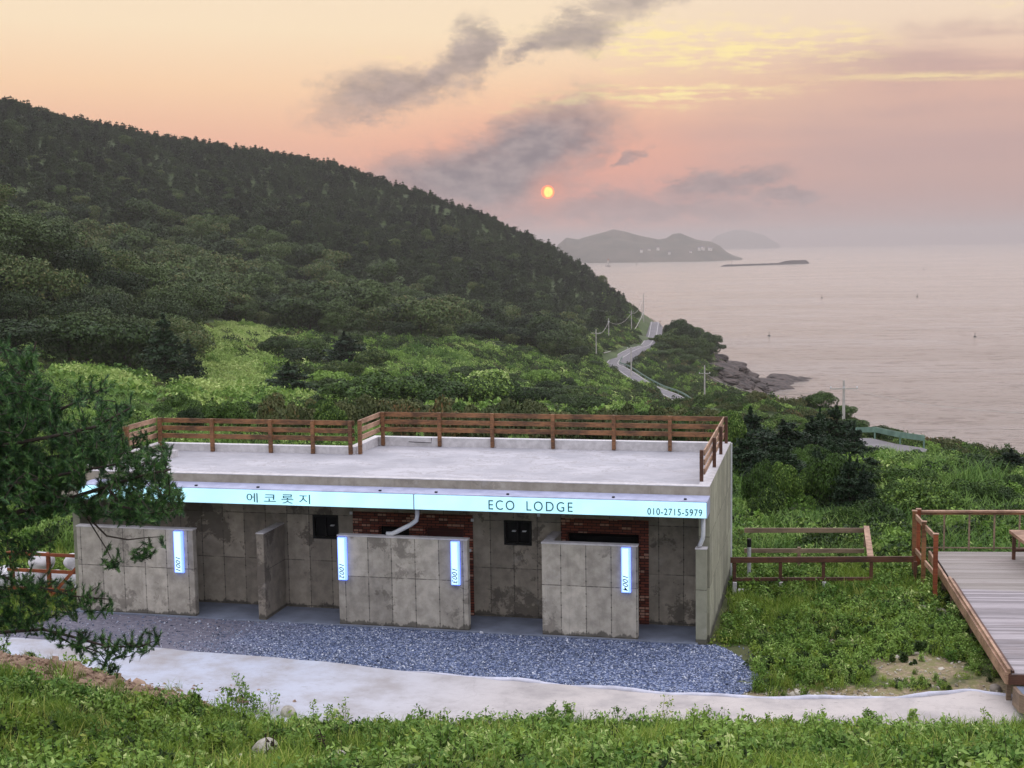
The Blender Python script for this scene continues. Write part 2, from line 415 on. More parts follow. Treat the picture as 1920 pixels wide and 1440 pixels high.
def emis(name, col, strength, var=None):
    mt, tt = mat(name)
    p = tt.n('ShaderNodeNewGeometry').outputs['Position']
    if var: 
        x, y, z = tt.sep(p)
        nf = tt.noise(tt.xyz(tt.m('MULTIPLY', x, 1.0), 0, tt.m('MULTIPLY', z, 0.8)), 1.3, 2, 0.5)
        strength = tt.m('MULTIPLY', tt.m('MULTIPLY_ADD', nf, var, 1.0 - var * 0.5), strength)
    b = tt.n('ShaderNodeBsdfPrincipled', Base_Color=(0.6, 0.7, 0.75, 1), Roughness=0.35, Emission_Color=col, Emission_Strength=strength)
    tt.L.new(b.outputs[0], tt.o.inputs[0])
    return mt
M_signlit = emis('lit_sign_panel', lin(146, 220, 236), 1.0, 1.0)
M_numlit = emis('lit_number_panel', (0.42, 0.72, 1.0, 1), 1.25)
M_numblue = emis('lit_blue_case', (0.06, 0.16, 0.95, 1), 2.2)
M_text = simple('sign_lettering', lin(40, 78, 88), lin(40, 78, 88), 1, 0.6)
M_numtext = simple('numeral_lettering', lin(8, 14, 40), lin(8, 14, 40), 1, 0.9)

# vegetation: diffuse + a little translucency, varied per plant and per leaf clump
def leafmat(name, c1, c2, c3=None, rough=0.65, trans=0.25, nscale=0.6, stemless=True):
    mt, tt = mat(name)
    oi = tt.n('ShaderNodeObjectInfo')
    p = tt.n('ShaderNodeTexCoord').outputs['Object']
    ri = tt.n('ShaderNodeNewGeometry').outputs['Random Per Island']
    nf = tt.noise(tt.vm('ADD', p, tt.vm('SCALE', tt.xyz(oi.outputs['Random'], 0.3, 0.7), scale=40.0)), nscale, 3, 0.6)
    big = tt.smooth(tt.noise(oi.outputs['Location'], 0.028 if 'far' in name or 'meadow' in name else 0.35, 3, 0.6), 0.3, 0.7)
    f = tt.m('ADD', tt.m('ADD', tt.m('MULTIPLY', oi.outputs['Random'], 0.40 if 'far' in name else 0.24), tt.m('MULTIPLY', big, 0.28)), tt.m('ADD', tt.m('MULTIPLY', ri, 0.18 if 'far' in name else 0.28), tt.m('MULTIPLY', nf, 0.20)))
    col = tt.mix(tt.smooth(f, 0.2, 0.75), c1, c2)
    if c3: col = tt.mix(tt.smooth(tt.m('MULTIPLY_ADD', ri, 0.5, tt.m('MULTIPLY', oi.outputs['Random'], 0.5)), 0.72, 0.95), col, c3)
    d = tt.n('ShaderNodeBsdfPrincipled', Base_Color=col, Roughness=rough); d.inputs['Specular IOR Level'].default_value = 0.25
    if trans:
        tr = tt.n('ShaderNodeBsdfTranslucent', Color=col)
        mxs = tt.n('ShaderNodeMixShader', i0=trans, i1=d.outputs[0], i2=tr.outputs[0])
        tt.L.new(mxs.outputs[0], tt.o.inputs[0])
    else: tt.L.new(d.outputs[0], tt.o.inputs[0])
    return mt
L_pinefar = leafmat('far_pine_leaves', lin(18, 30, 16), lin(56, 70, 40), None, trans=0)
L_broadfar = leafmat('far_broad_leaves', lin(24, 40, 18), lin(76, 94, 46), lin(98, 96, 56), trans=0)
L_pine = leafmat('pine_leaves', lin(20, 38, 22), lin(42, 64, 34), trans=0)
L_broad = leafmat('broad_leaves', lin(26, 44, 18), lin(64, 86, 36), lin(96, 108, 52), trans=0.1)
L_bush = leafmat('bush_leaves', lin(24, 44, 16), lin(72, 100, 36), lin(120, 146, 64), trans=0.1)
L_brown = leafmat('brownish_shrub_leaves', lin(56, 70, 36), lin(94, 98, 56), lin(124, 94, 60), trans=0.1)
L_meadow = leafmat('meadow_leaves', lin(74, 108, 46), lin(126, 156, 74), lin(160, 180, 100), trans=0.15)
L_bright = leafmat('bright_meadow_leaves', lin(124, 152, 74), lin(172, 190, 110), lin(194, 204, 134), trans=0.15)
L_herb = leafmat('herb_leaves', lin(70, 106, 36), lin(138, 168, 78), lin(198, 210, 136), trans=0.2)
L_grass = leafmat('grass_blades', lin(64, 98, 28), lin(134, 158, 58), lin(182, 184, 98), trans=0.2)
L_dry = leafmat('dry_grass_blades', lin(132, 120, 72), lin(168, 156, 104), lin(120, 132, 66), trans=0.2)
def needle_mat():
    mt, tt = mat('pine_needles')
    p = tt.n('ShaderNodeTexCoord').outputs['Object']; ri = tt.n('ShaderNodeNewGeometry').outputs['Random Per Island']
    f = tt.m('ADD', tt.m('MULTIPLY', tt.smooth(tt.noise(p, 7.0, 3, 0.6), 0.3, 0.7), 0.65), tt.m('MULTIPLY', ri, 0.35))
    col = tt.ramp(f, [(0.1, lin(18, 42, 22)), (0.5, lin(50, 90, 42)), (0.8, lin(96, 138, 66)), (1.0, lin(160, 182, 118))])
    bsdf(tt, col, 0.55); return mt
L_needle = needle_mat()
M_bark = simple('bark', lin(64, 52, 44), lin(42, 34, 30), 14, 0.9, 0.6, 0.02)
M_stem = simple('dead_stem', lin(58, 40, 32), lin(40, 28, 24), 20, 0.9)

# ------------------------------------------------------------------ terrain
SEA = -62.0
CTRL = []      # (px, py, horizontal distance) of ground seen in the valley, on the hill and along the coast
def C_(px, py, D): CTRL.append(tuple(at_dist(px, py, D)))
for a in [
    # valley and meadow
    (430, 800, 95), (700, 800, 95), (1000, 800, 100), (1250, 805, 110), (430, 740, 180), (430, 680, 270), (430, 625, 380), (560, 625, 400), (700, 640, 400),
    (800, 720, 240), (900, 660, 400), (1000, 740, 280), (1000, 655, 470), (1100, 700, 400), (1100, 770, 270), (1200, 770, 300), (200, 690, 230), (90, 750, 140), (260, 780, 110),
    (900, 790, 170), (1000, 792, 190), (1100, 792, 200), (1200, 794, 200), (1300, 800, 200), (1300, 798, 260), (1200, 785, 250), (800, 780, 160), (700, 775, 140), (1400, 822, 160), (1480, 835, 130), (1000, 770, 230),
    # road line
    (1300, 780, 358), (1233, 740, 412), (1190, 716, 450), (1150, 692, 500), (1165, 674, 540), (1200, 655, 590), (1212, 642, 630), (1222, 607, 785), (1212, 592, 870),
    (1360, 800, 330), (1380, 790, 340),
    # hill face
    (600, 600, 460), (300, 470, 560), (0, 450, 430), (0, 600, 240), (150, 560, 330), (0, 330, 580), (250, 350, 700), (400, 560, 480), (600, 450, 640), (750, 600, 500), (900, 520, 680), (900, 620, 540),
    (1050, 600, 620), (1100, 640, 540), (1000, 520, 730), (500, 380, 760), (750, 420, 800), (1150, 610, 720), (1190, 600, 800),
    # ridge
    (-300, 110, 700), (0, 205, 740), (250, 268, 800), (500, 308, 850), (700, 345, 870), (900, 415, 880), (1000, 462, 875), (1100, 515, 860), (1170, 572, 850), (1195, 600, 880),
    # headland, slope to the coast
    (1265, 650, 620), (1320, 660, 620), (1230, 640, 650), (1290, 720, 480), (1350, 735, 470), (1340, 665, 650), (1380, 700, 640), (1420, 755, 420), (1390, 735, 560), (1340, 700, 560),
    # right side
    (1500, 940, 50), (1700, 950, 46), (1900, 960, 44), (1450, 880, 80), (1600, 880, 80), (1900, 890, 80), (1560, 830, 130), (1660, 848, 178), (1760, 858, 165), (1900, 868, 150),
    (1480, 780, 260), (1600, 800, 220), (1700, 830, 190), (1440, 760, 330)]: C_(*a)
# behind the ridge, out at sea, behind the camera
for px, D, z in [(-300, 950, 80), (0, 1050, 70), (400, 1150, 40), (800, 1150, 0), (1000, 1100, -40), (1150, 1100, -58),
                 (1230, 1000, -66), (1300, 820, -68), (1400, 760, -72), (1480, 640, -72), (1560, 420, -66), (1650, 330, -66), (1750, 290, -66), (1850, 270, -66), (2000, 260, -66), (2300, 260, -70),
                 (2300, 90, -10), (2300, 50, 0), (1640, 250, -36), (1740, 225, -34), (1850, 205, -33), (-300, 300, 30), (-300, 120, 5), (-700, 300, 40), (-700, 60, 3), (-300, 60, 2)]:
    p = at_dist(px, 460, D); CTRL.append((p[0], p[1], z))
for x, y, z in [(0, -90, 14), (-80, -90, 18), (80, -90, 2), (-150, -20, 18), (150, -40, -20), (0, -200, 20), (250, -100, -66), (-8, 14, -0.9), (-14, 14, -0.7), (2, 14, -0.9), (6, 14, -0.3), (-30, 12, 0.3), (-30, -10, 1.5), (14, 8, 0.4), (14, -8, 0.6)]:
    CTRL.append((x, y, z))
CTRL = np.array(CTRL)
def _phi(r2): return np.where(r2 > 1e-12, 0.5 * r2 * np.log(np.maximum(r2, 1e-12)), 0.0)
_sc = 100.0
_P = CTRL[:, :2] / _sc
_n = len(_P)
_K = _phi(((_P[:, None] - _P[None]) ** 2).sum(-1)) + np.eye(_n) * 0.002
_A = np.zeros((_n + 3, _n + 3)); _A[:_n, :_n] = _K; _A[:_n, _n] = 1; _A[:_n, _n + 1:] = _P; _A[_n, :_n] = 1; _A[_n + 1:, :_n] = _P.T
_w = np.linalg.solve(_A, np.concatenate([CTRL[:, 2], np.zeros(3)]))
def vnoise(x, y, seed=0):
    xi = np.floor(x).astype(int); yi = np.floor(y).astype(int); fx = x - xi; fy = y - yi
    def h(a, b):
        n = (a * 374761393 + b * 668265263 + seed * 974711) & 0x7fffffff
        n = ((n ^ (n >> 13)) * 1274126177) & 0x7fffffff
        return ((n ^ (n >> 16)) & 0xffff) / 65535.0
    fx = fx * fx * (3 - 2 * fx); fy = fy * fy * (3 - 2 * fy)
    return (h(xi, yi) * (1 - fx) + h(xi + 1, yi) * fx) * (1 - fy) + (h(xi, yi + 1) * (1 - fx) + h(xi + 1, yi + 1) * fx) * fy
def fbm(x, y, o=4, seed=0):
    s_ = 0; a = 1; tot = 0
    for i in range(o):
        s_ = s_ + a * (vnoise(x * 2 ** i, y * 2 ** i, seed + i) - 0.5); tot += a; a *= 0.5
    return s_ / tot
def sst(x, a, b):
    u_ = np.clip((x - a) / (b - a), 0, 1); return u_ * u_ * (3 - 2 * u_)
ROADNEAR_X = np.array([-30, -15.7, -14.4, -12.8, -11.2, -8.8, -8.1, -6, -3.3, 0.2, 3.2, 6.4, 12]); ROADNEAR_Y = np.array([-4.4, -4.2, -4.2, -4.7, -5.5, -6.3, -7.0, -7.0, -6.5, -5.7, -5.3, -4.7, -4.1])
def near_h(x, y):
    z = -0.05 * np.maximum(y - 1, 0)
    z = z + 0.065 * np.clip(x - 1.2, 0, 8) * sst(y, -6, -2)
    e = -y + np.interp(x, ROADNEAR_X, ROADNEAR_Y)
    z = z + 0.12 * sst(e, 0, 0.7) + 0.30 * np.maximum(e - 0.5, 0)
    # soil heap on the left
    z = z + 0.34 * np.exp(-((x + 13.3) / 2.8) ** 2 - ((y + 5.9) / 0.8) ** 2) + 0.22 * np.exp(-((x + 10.2) / 0.9) ** 2 - ((y + 6.5) / 0.5) ** 2)
    return z
def hgt(x, y):
    x = np.asarray(x, float); y = np.asarray(y, float); sh = x.shape
    xf = x.ravel(); yf = y.ravel()
    out_ = np.empty(len(xf))
    for i in range(0, len(xf), 20000):
        q = np.stack([xf[i:i + 20000], yf[i:i + 20000]], -1) / _sc
        d2 = ((q[:, None] - _P[None]) ** 2).sum(-1)
        out_[i:i + 20000] = _phi(d2) @ _w[:_n] + _w[_n] + q @ _w[_n + 1:]
    # distance from the levelled building plot
    ddx = np.maximum(np.abs(xf + 4) - 15, 0); ddy = np.maximum(np.abs(yf + 8) - 24, 0)
    w = sst(np.hypot(ddx, ddy), 0, 14)
    dist = np.hypot(xf - CAM[0], yf - CAM[1])
    rough = fbm(xf / 40, yf / 40, 4, 3) * 5.0 * sst(dist, 90, 350) + fbm(xf / 9, yf / 9, 3, 9) * 1.0 * sst(dist, 50, 120)
    rough = rough * np.where(out_ < SEA + 12, 1.3, 1)
    out_ = np.clip(out_, -75, 130)
    z = near_h(xf, yf) * (1 - w) + (out_ + rough) * w
    return z.reshape(sh)

def ground_mats():
    mt, tt = mat('hillside_soil_and_turf')
    p = tt.n('ShaderNodeNewGeometry').outputs['Position']
    x, y, z = tt.sep(p)
    a = tt.noise(p, 0.08, 6, 0.6); b = tt.noise(p, 1.5, 6, 0.65); c = tt.noise(p, 14.0, 5, 0.65)
    turf = tt.mix(tt.smooth(a, 0.4, 0.6), lin(58, 76, 40), lin(78, 98, 50))
    turf = tt.mix(tt.smooth(b, 0.4, 0.65), turf, lin(70, 78, 44))
    soil = tt.mix(tt.smooth(c, 0.3, 0.7), lin(164, 146, 116), lin(118, 102, 80))
    soil = tt.mix(tt.smooth(tt.noise(p, 5.0, 6, 0.7), 0.42, 0.6), soil, lin(122, 118, 74))
    # bare patches near the lodge
    def patch(cx, cy, rx, ry):
        u_ = tt.m('DIVIDE', tt.m('SUBTRACT', x, cx), rx); v_ = tt.m('DIVIDE', tt.m('SUBTRACT', y, cy), ry)
        return tt.smooth(tt.m('ADD', tt.m('SQRT', tt.m('ADD', tt.m('MULTIPLY', u_, u_), tt.m('MULTIPLY', v_, v_))), tt.m('MULTIPLY', tt.m('SUBTRACT', b, 0.5), 1.6)), 1.15, 0.75)
    nearf = tt.m('MULTIPLY', tt.smooth(tt.m('ABSOLUTE', tt.m('ADD', y, 1.0)), 9.0, 7.0), tt.smooth(tt.m('ABSOLUTE', x), 24.0, 18.0))
    pm = mx_(tt, patch(4.6, -1.5, 1.1, 1.1), patch(3.0, 0.3, 0.7, 0.5), patch(1.6, 1.6, 0.7, 0.5), patch(3.2, -3.2, 2.4, 0.5), patch(-13.2, -5.6, 3.6, 1.15), patch(5.9, -3.4, 1.0, 1.3), patch(5.4, 2.9, 0.8, 0.7), patch(-8.0, -6.1, 0.7, 0.35))
    col = tt.mix(tt.m('MULTIPLY', pm, 1.0), tt.mix(tt.m('MULTIPLY', nearf, 0.6), turf, lin(88, 88, 52)), soil)
    # rock and sand low on the shore
    rk = tt.mix(tt.smooth(tt.noise(p, 0.35, 8, 0.75), 0.38, 0.62), lin(62, 54, 50), lin(116, 102, 92))
    col = tt.mix(tt.smooth(tt.m('MULTIPLY_ADD', a, 16.0, z), SEA + 32.0, SEA + 22.0), col, rk)
    rt_ = tt.mix(tt.smooth(c, 0.3, 0.7), lin(158, 130, 108), lin(116, 90, 74))
    sx = tt.m('DIVIDE', tt.m('ADD', x, 12.8), 4.9); sy = tt.m('DIVIDE', tt.m('ADD', y, 6.3), 2.0)
    heap = tt.smooth(tt.m('SQRT', tt.m('ADD', tt.m('MULTIPLY', sx, sx), tt.m('MULTIPLY', sy, sy))), 1.1, 0.8)
    col = tt.mix(heap, col, rt_)
    bsdf(tt, col, 0.95, tt.m('ADD', b, tt.m('MULTIPLY', c, 0.5)), 0.7, 0.08)
    return mt
def mx_(tt, *ms):
    o = ms[0]
    for k in ms[1:]: o = tt.m('MAXIMUM', o, k)
    return o
M_ground = ground_mats()

# ground: one sheet in rings round the camera foot, out past the shore
azs = np.concatenate([np.linspace(-180, -62, 26)[:-1], np.linspace(-62, 32, 330), np.linspace(32, 180, 30)[1:-1]])
rs = np.concatenate([[0.5, 3, 6, 9], np.linspace(11, 48, 190), 48 * (1500 / 48) ** np.linspace(0, 1, 270)[1:]])
AZ, RR = np.meshgrid(np.radians(azs), rs)
GX = CAM[0] + np.sin(AZ) * RR; GY = CAM[1] + np.cos(AZ) * RR
GZ = hgt(GX, GY)
_micro = fbm(GX / 0.5, GY / 0.5, 3, 31) * 0.10 * sst(RR, 60, 40)
_plot = (sst(GY, -5.6, -5.0)) * sst(-GY, -8, -7.4) * sst(GX, -17.5, -16.8) * sst(-GX, -1.0, -0.4)
GZ = GZ + _micro * (1 - _plot)
gV = np.stack([GX.ravel(), GY.ravel(), GZ.ravel()], -1)
nr, na = GX.shape
ii, jj = np.meshgrid(np.arange(nr - 1), np.arange(na), indexing='ij')
j2 = (jj + 1) % na
gF = np.stack([(ii * na + jj).ravel(), (ii * na + j2).ravel(), ((ii + 1) * na + j2).ravel(), ((ii + 1) * na + jj).ravel()], -1)[:, ::-1]
gV = np.vstack([gV, [[CAM[0], CAM[1], float(hgt(CAM[0], CAM[1]))]]])
me = mesh_np('ground', gV, gF, M_ground, True)
ground = link('ground', me); tag(ground, kind='structure')

# sea
def sea_mat():
    mt, tt = mat('sea_water')
    p = tt.n('ShaderNodeNewGeometry').outputs['Position']
    # waves run long across the view and short along it
    rot = tt.n('ShaderNodeVectorRotate', {'rotation_type': 'Z_AXIS'}, Vector=p, Angle=R(-8)).outputs[0]
    w1 = tt.noise(tt.vm('MULTIPLY', rot, (0.045, 0.16, 1)), 1.0, 6, 0.62)
    w2 = tt.noise(tt.vm('MULTIPLY', rot, (0.25, 0.6, 1)), 1.0, 5, 0.6)
    w3 = tt.noise(tt.vm('MULTIPLY', rot, (0.0025, 0.009, 1)), 1.0, 6, 0.65, dist=0.6)
    w4 = tt.noise(tt.vm('MULTIPLY', rot, (0.10, 0.30, 1)), 1.0, 7, 0.72)
    h = tt.m('ADD', tt.m('MULTIPLY', w1, 0.7), tt.m('ADD', tt.m('MULTIPLY', w4, 1.0), tt.m('MULTIPLY', w2, 0.4)))
    col = tt.mix(tt.smooth(w3, 0.4, 0.62), (0.46, 0.405, 0.355, 1), (0.34, 0.30, 0.265, 1))
    fl = tt.noise(tt.vm('MULTIPLY', rot, (0.16, 0.42, 1)), 1.0, 5, 0.7)
    fl2 = tt.noise(tt.vm('MULTIPLY', rot, (0.03, 0.085, 1)), 1.0, 6, 0.7)
    col = tt.mix(tt.m('MULTIPLY', tt.smooth(tt.m('MULTIPLY_ADD', fl2, 0.5, tt.m('MULTIPLY', fl, 0.5)), 0.505, 0.60), 0.85), col, (0.12, 0.10, 0.09, 1))  # darkness of the wave troughs painted into the water colour as flecks
    rough = tt.m('MULTIPLY_ADD', tt.smooth(w3, 0.4, 0.6), 0.10, 0.12)
    b = tt.n('ShaderNodeBsdfPrincipled', Base_Color=col, Roughness=rough, IOR=1.333)
    bn = tt.n('ShaderNodeBump', Strength=1.0, Distance=3.5, Height=h)
    tt.L.new(bn.outputs[0], b.inputs['Normal']); tt.L.new(b.outputs[0], tt.o.inputs[0])
    return mt
M_sea = sea_mat()
mb = MB(); mb.add([(-16000, -1500, SEA), (16000, -1500, SEA), (16000, 17000, SEA), (-16000, 17000, SEA)], [(0, 1, 2, 3)])
sea = mb.build('sea', M_sea); tag(sea, kind='structure')

# ------------------------------------------------------------------ instanced plants: point cloud + geometry nodes
def scatter(name, protos, pts, rotz, scl, idx, label, cat, tilt=None, kind='stuff', zs=None):
    n = len(pts)
    me = bpy.data.meshes.new(name)
    me.vertices.add(n); me.vertices.foreach_set('co', np.asarray(pts, np.float32).ravel())
    a = me.attributes.new('rot', 'FLOAT_VECTOR', 'POINT')
    rv = np.zeros((n, 3), np.float32); rv[:, 2] = rotz
    if tilt is not None: rv[:, 0] = tilt * rng.standard_normal(n); rv[:, 1] = tilt * rng.standard_normal(n)
    a.data.foreach_set('vector', rv.ravel())
    a = me.attributes.new('scl', 'FLOAT_VECTOR', 'POINT')
    s3 = np.repeat(np.asarray(scl, np.float32)[:, None], 3, 1)
    if zs is not None: s3[:, 2] *= zs
    a.data.foreach_set('vector', s3.ravel())
    a = me.attributes.new('idx', 'INT', 'POINT'); a.data.foreach_set('value', np.asarray(idx, np.int32))
    me.update()
    o = link(name, me)
    pc = bpy.data.collections.new(name + ' plants')
    for i, pm in enumerate(protos):
        po = bpy.data.objects.new('%s_form_%s' % (name, 'abcdefghijkl'[i]), pm); pc.objects.link(po)
    g = bpy.data.node_groups.new(name, 'GeometryNodeTree')
    g.interface.new_socket('Geometry', in_out='INPUT', socket_type='NodeSocketGeometry')
    g.interface.new_socket('Geometry', in_out='OUTPUT', socket_type='NodeSocketGeometry')
    gi = g.nodes.new('NodeGroupInput'); go = g.nodes.new('NodeGroupOutput')
    ci = g.nodes.new('GeometryNodeCollectionInfo'); ci.inputs[0].default_value = pc
    ci.inputs['Separate Children'].default_value = True; ci.inputs['Reset Children'].default_value = True
    def na_(nm, ty):
        q = g.nodes.new('GeometryNodeInputNamedAttribute'); q.data_type = ty; q.inputs[0].default_value = nm; return q.outputs[0]
    ip = g.nodes.new('GeometryNodeInstanceOnPoints')
    g.links.new(gi.outputs[0], ip.inputs['Points']); g.links.new(ci.outputs[0], ip.inputs['Instance'])
    ip.inputs['Pick Instance'].default_value = True
    g.links.new(na_('idx', 'INT'), ip.inputs['Instance Index'])
    g.links.new(na_('rot', 'FLOAT_VECTOR'), ip.inputs['Rotation'])
    g.links.new(na_('scl', 'FLOAT_VECTOR'), ip.inputs['Scale'])
    g.links.new(ip.outputs[0], go.inputs[0])
    md = o.modifiers.new('plants', 'NODES'); md.node_group = g
    return tag(o, label, cat, kind=kind)

def unit(v): return v / np.maximum(np.linalg.norm(v, axis=-1, keepdims=True), 1e-9)
def cards(c, size, r, up=0.35, asp=1.7, nrm=None):
    """one small leaf-shaped quad at every centre c"""
    n = len(c)
    nr_ = unit(r.standard_normal((n, 3)) + (0 if nrm is None else nrm) + np.array([0, 0, up]))
    t_ = unit(np.cross(nr_, r.standard_normal((n, 3)))); b_ = np.cross(nr_, t_)
    s_ = (size * r.uniform(0.6, 1.4, n))[:, None]
    v = np.stack([c - t_ * s_ * asp / 2, c - b_ * s_ / 2, c + t_ * s_ * asp / 2, c + b_ * s_ / 2], 1).reshape(-1, 3)
    return v, np.arange(n * 4).reshape(-1, 4)
def crown_pts(r, lobes, n, shell=0.75):
    w = np.array([l[3] * l[4] for l in lobes]); w = w / w.sum()
    k = r.choice(len(lobes), n, p=w); L = np.array(lobes)[k]
    d = unit(r.standard_normal((n, 3)) * [1, 1, 0.9] + [0, 0, 0.25])
    rad = shell + (1 - shell) * r.random(n) ** 0.5
    deep = r.random(n) < 0.18; rad = np.where(deep, r.random(n) * shell, rad)
    return L[:, :3] + d * rad[:, None] * np.stack([L[:, 3], L[:, 3], L[:, 4]], -1), d
def broad_lobes(r, rad, h, n):
    """uneven crown: n clumps over a dome, base at z=0"""
    L = [(0, 0, h * 0.5, rad * 0.62, h * 0.40)]
    for i in range(n):
        a = r.random() * 6.283; q = math.sqrt(r.random()) * rad * 0.78
        zt = h * (0.28 + 0.52 * math.sqrt(max(0, 1 - (q / rad) ** 2)) * r.uniform(0.75, 1.1))
        s_ = rad * r.uniform(0.20, 0.36)
        L.append((math.cos(a) * q, math.sin(a) * q, zt, s_, s_ * r.uniform(0.55, 0.8)))
    return L
def mesh_crown(name, r, lobes, n, leaf, mats, up=0.5):
    c, d = crown_pts(r, lobes, n)
    v, f = cards(c, leaf, r, up, 1.6, d * 1.5)
    return mesh_np(name, v, f, mats)
def pine_crown(name, r, h, rad, n, leaf, mats, z0=0.12, round_=0.5):
    """conical-to-domed conifer crown of drooping tiers"""
    tiers = max(6, int(h / 0.75)); c = []; 
    for k in range(tiers):
        f = (k + r.uniform(0, 0.6)) / tiers; z = h * (z0 + (0.97 - z0) * f)
        rr = rad * ((1 - f) ** (0.55 + (1 - round_) * 0.5)) * r.uniform(0.75, 1.15) + 0.12
        nb = max(3, int(7 * (1 - f) + 3))
        for b in range(nb):
            a = 6.283 * (b + r.random()) / nb; L = rr * r.uniform(0.6, 1.1); m_ = max(3, int(n / tiers / nb))
            q = r.random(m_) ** 0.6
            p = np.stack([math.cos(a) * q * L, math.sin(a) * q * L, z + q * L * r.uniform(-0.05, 0.35) + 0 * q], -1)
            p += r.standard_normal((m_, 3)) * [0.16 * rr + 0.05, 0.16 * rr + 0.05, 0.06 * h / tiers * 3]
            c.append(p)
    c = np.concatenate(c); top = r.standard_normal((max(4, n // 50), 3)) * [0.05, 0.05, h * 0.03] + [0, 0, h * 0.99]
    c = np.concatenate([c, top])
    v, f = cards(c, leaf, r, 0.8, 2.0)
    return mesh_np(name, v, f, mats)
def trunk_mesh(name, r, h, r0, limbs=4, spread=1.5, start=0.35):
    mb = MB(); pts = [(0, 0, -0.4)]; x = y = 0
    for k in range(1, 6):
        x += r.normal(0, 0.03 * h / 5); y += r.normal(0, 0.03 * h / 5); pts.append((x, y, h * k / 5))
    mb.tube(pts, [r0 * (1.15 - 0.9 * k / 5) for k in range(6)], 7)
    for i in range(limbs):
        f = start + (0.9 - start) * i / max(1, limbs - 1); a = r.random() * 6.283; b = np.array([0, 0, h * f])
        e = b + np.array([math.cos(a) * spread * (1.1 - f), math.sin(a) * spread * (1.1 - f), h * 0.16])
        mb.tube([b, (b + e) / 2 + [0, 0, -0.05 * h], e], [r0 * 0.45, r0 * 0.3, r0 * 0.12], 5)
    me = mb.mesh(name); me.materials.append(M_bark); return me
def join_np(name, parts, mats):
    """[(V,F,matindex)] -> one mesh"""
    Vs = []; Fs = []; Ms = []; b = 0
    for v, f, mi in parts: Vs.append(v); Fs.append(f + b); Ms.append(np.full(len(f), mi, np.int32)); b += len(v)
    me = mesh_np(name, np.concatenate(Vs), np.concatenate(Fs), mats)
    me.polygons.foreach_set('material_index', np.concatenate(Ms)); return me
def mb_np(mb):
    f = np.array([q if len(q) == 4 else tuple(q) + (q[-1],) * (4 - len(q)) for q in mb.f if len(q) <= 4]); return np.array(mb.v), f

def tree_proto_np(r, kind, n, leaf, h, rad, matl):
    """crown and trunk in one mesh, for the wood that reads as one mass"""
    if kind == 'pine': cm = pine_crown('c', r, h, rad, n, leaf, matl, round_=r.uniform(0.9, 1.8))
    else: cm = mesh_crown('c', r, broad_lobes(r, rad, h, 9), n, leaf, matl)
    k = len(cm.vertices); co = np.empty(k * 3, np.float32); cm.vertices.foreach_get('co', co)
    tb = MB(); tb.tube([(0, 0, -0.5), (0.05, 0, h * 0.45), (0, 0.05, h * 0.85)], [h * 0.022, h * 0.016, h * 0.006], 4, cap=False)
    tv, tf = mb_np(tb)
    bpy.data.meshes.remove(cm)
    return join_np('wood_tree', [(co.reshape(-1, 3), np.arange(k).reshape(-1, 4), 0), (tv, tf, 1)], [matl, M_bark])
r_ = np.random.default_rng(11)
FAR_PINES = [tree_proto_np(r_, 'pine', 900, 0.27, h, rad, L_pinefar) for h, rad in ((5.4, 2.9), (6.6, 2.8), (4.8, 3.1), (7.4, 2.4), (5.8, 3.6))]
FAR_BROAD = [tree_proto_np(r_, 'broad', 2600, 0.24, h, rad, L_broadfar) for h, rad in ((5.5, 4.0), (6.5, 4.6), (4.5, 3.6))]

def inpoly(px, py, poly):
    px = np.asarray(px); py = np.asarray(py); ins = np.zeros(px.shape, bool); n = len(poly)
    for i in range(n):
        x1, y1 = poly[i]; x2, y2 = poly[(i + 1) % n]
        c = ((y1 > py) != (y2 > py)) & (px < (x2 - x1) * (py - y1) / ((y2 - y1) or 1e-9) + x1)
        ins ^= c
    return ins
def proj_np(P):
    d = P - CAM; z = d @ fwd
    return 960 + FPX * (d @ crt) / z, 720 - FPX * (d @ cup) / z, z
def rand_ground(r, n, D0, D1, a0=-25.0, a1=25.0):
    D = np.sqrt(r.uniform(D0 * D0, D1 * D1, n)); a = np.radians(r.uniform(a0, a1, n)) - YAW
    x = CAM[0] + np.sin(a) * D; y = CAM[1] + np.cos(a) * D; z = hgt(x, y)
    return np.stack([x, y, z], -1), D
# land-use map of the valley, drawn as outlines on the ground as one sees it from the terrace above
MEADOW = [(345, 612), (420, 606), (520, 618), (700, 636), (890, 640), (1010, 660), (1060, 690), (1130, 716), (1190, 745), (1240, 770), (1300, 800), (1300, 900), (200, 900), (250, 790), (330, 745), (345, 720)]
MEADOW2 = [(110, 702), (240, 700), (300, 745), (260, 900), (60, 900), (60, 760)]
P_, D_ = rand_ground(np.random.default_rng(21), 42000, 170, 1100)
px_, py_, _ = proj_np(P_)
roadline_px = np.array([(1215, 588), (1225, 606), (1214, 642), (1200, 654), (1163, 672), (1148, 690), (1190, 715), (1235, 741), (1300, 779)])
wood_ok = (P_[:, 2] > SEA + 10) & ~inpoly(px_, py_, MEADOW) & ~inpoly(px_, py_, MEADOW2)
roadclear = ~((D_ > 640) & (px_ > 1172)) & ~((px_ > 1088) & (py_ > 622) & (D_ < 700))
is_hill = roadclear & wood_ok & ((px_ < 1125) | ((py_ < 650) & (px_ < 1175)) | (D_ > 700) & (px_ < 1190) & (py_ < 625)) & ~((py_ > 700) & (px_ > 380))
keep = is_hill & (D_ > 230)
hp, hd, hpx, hpy = P_[keep], D_[keep], px_[keep], py_[keep]
r2 = np.random.default_rng(5)
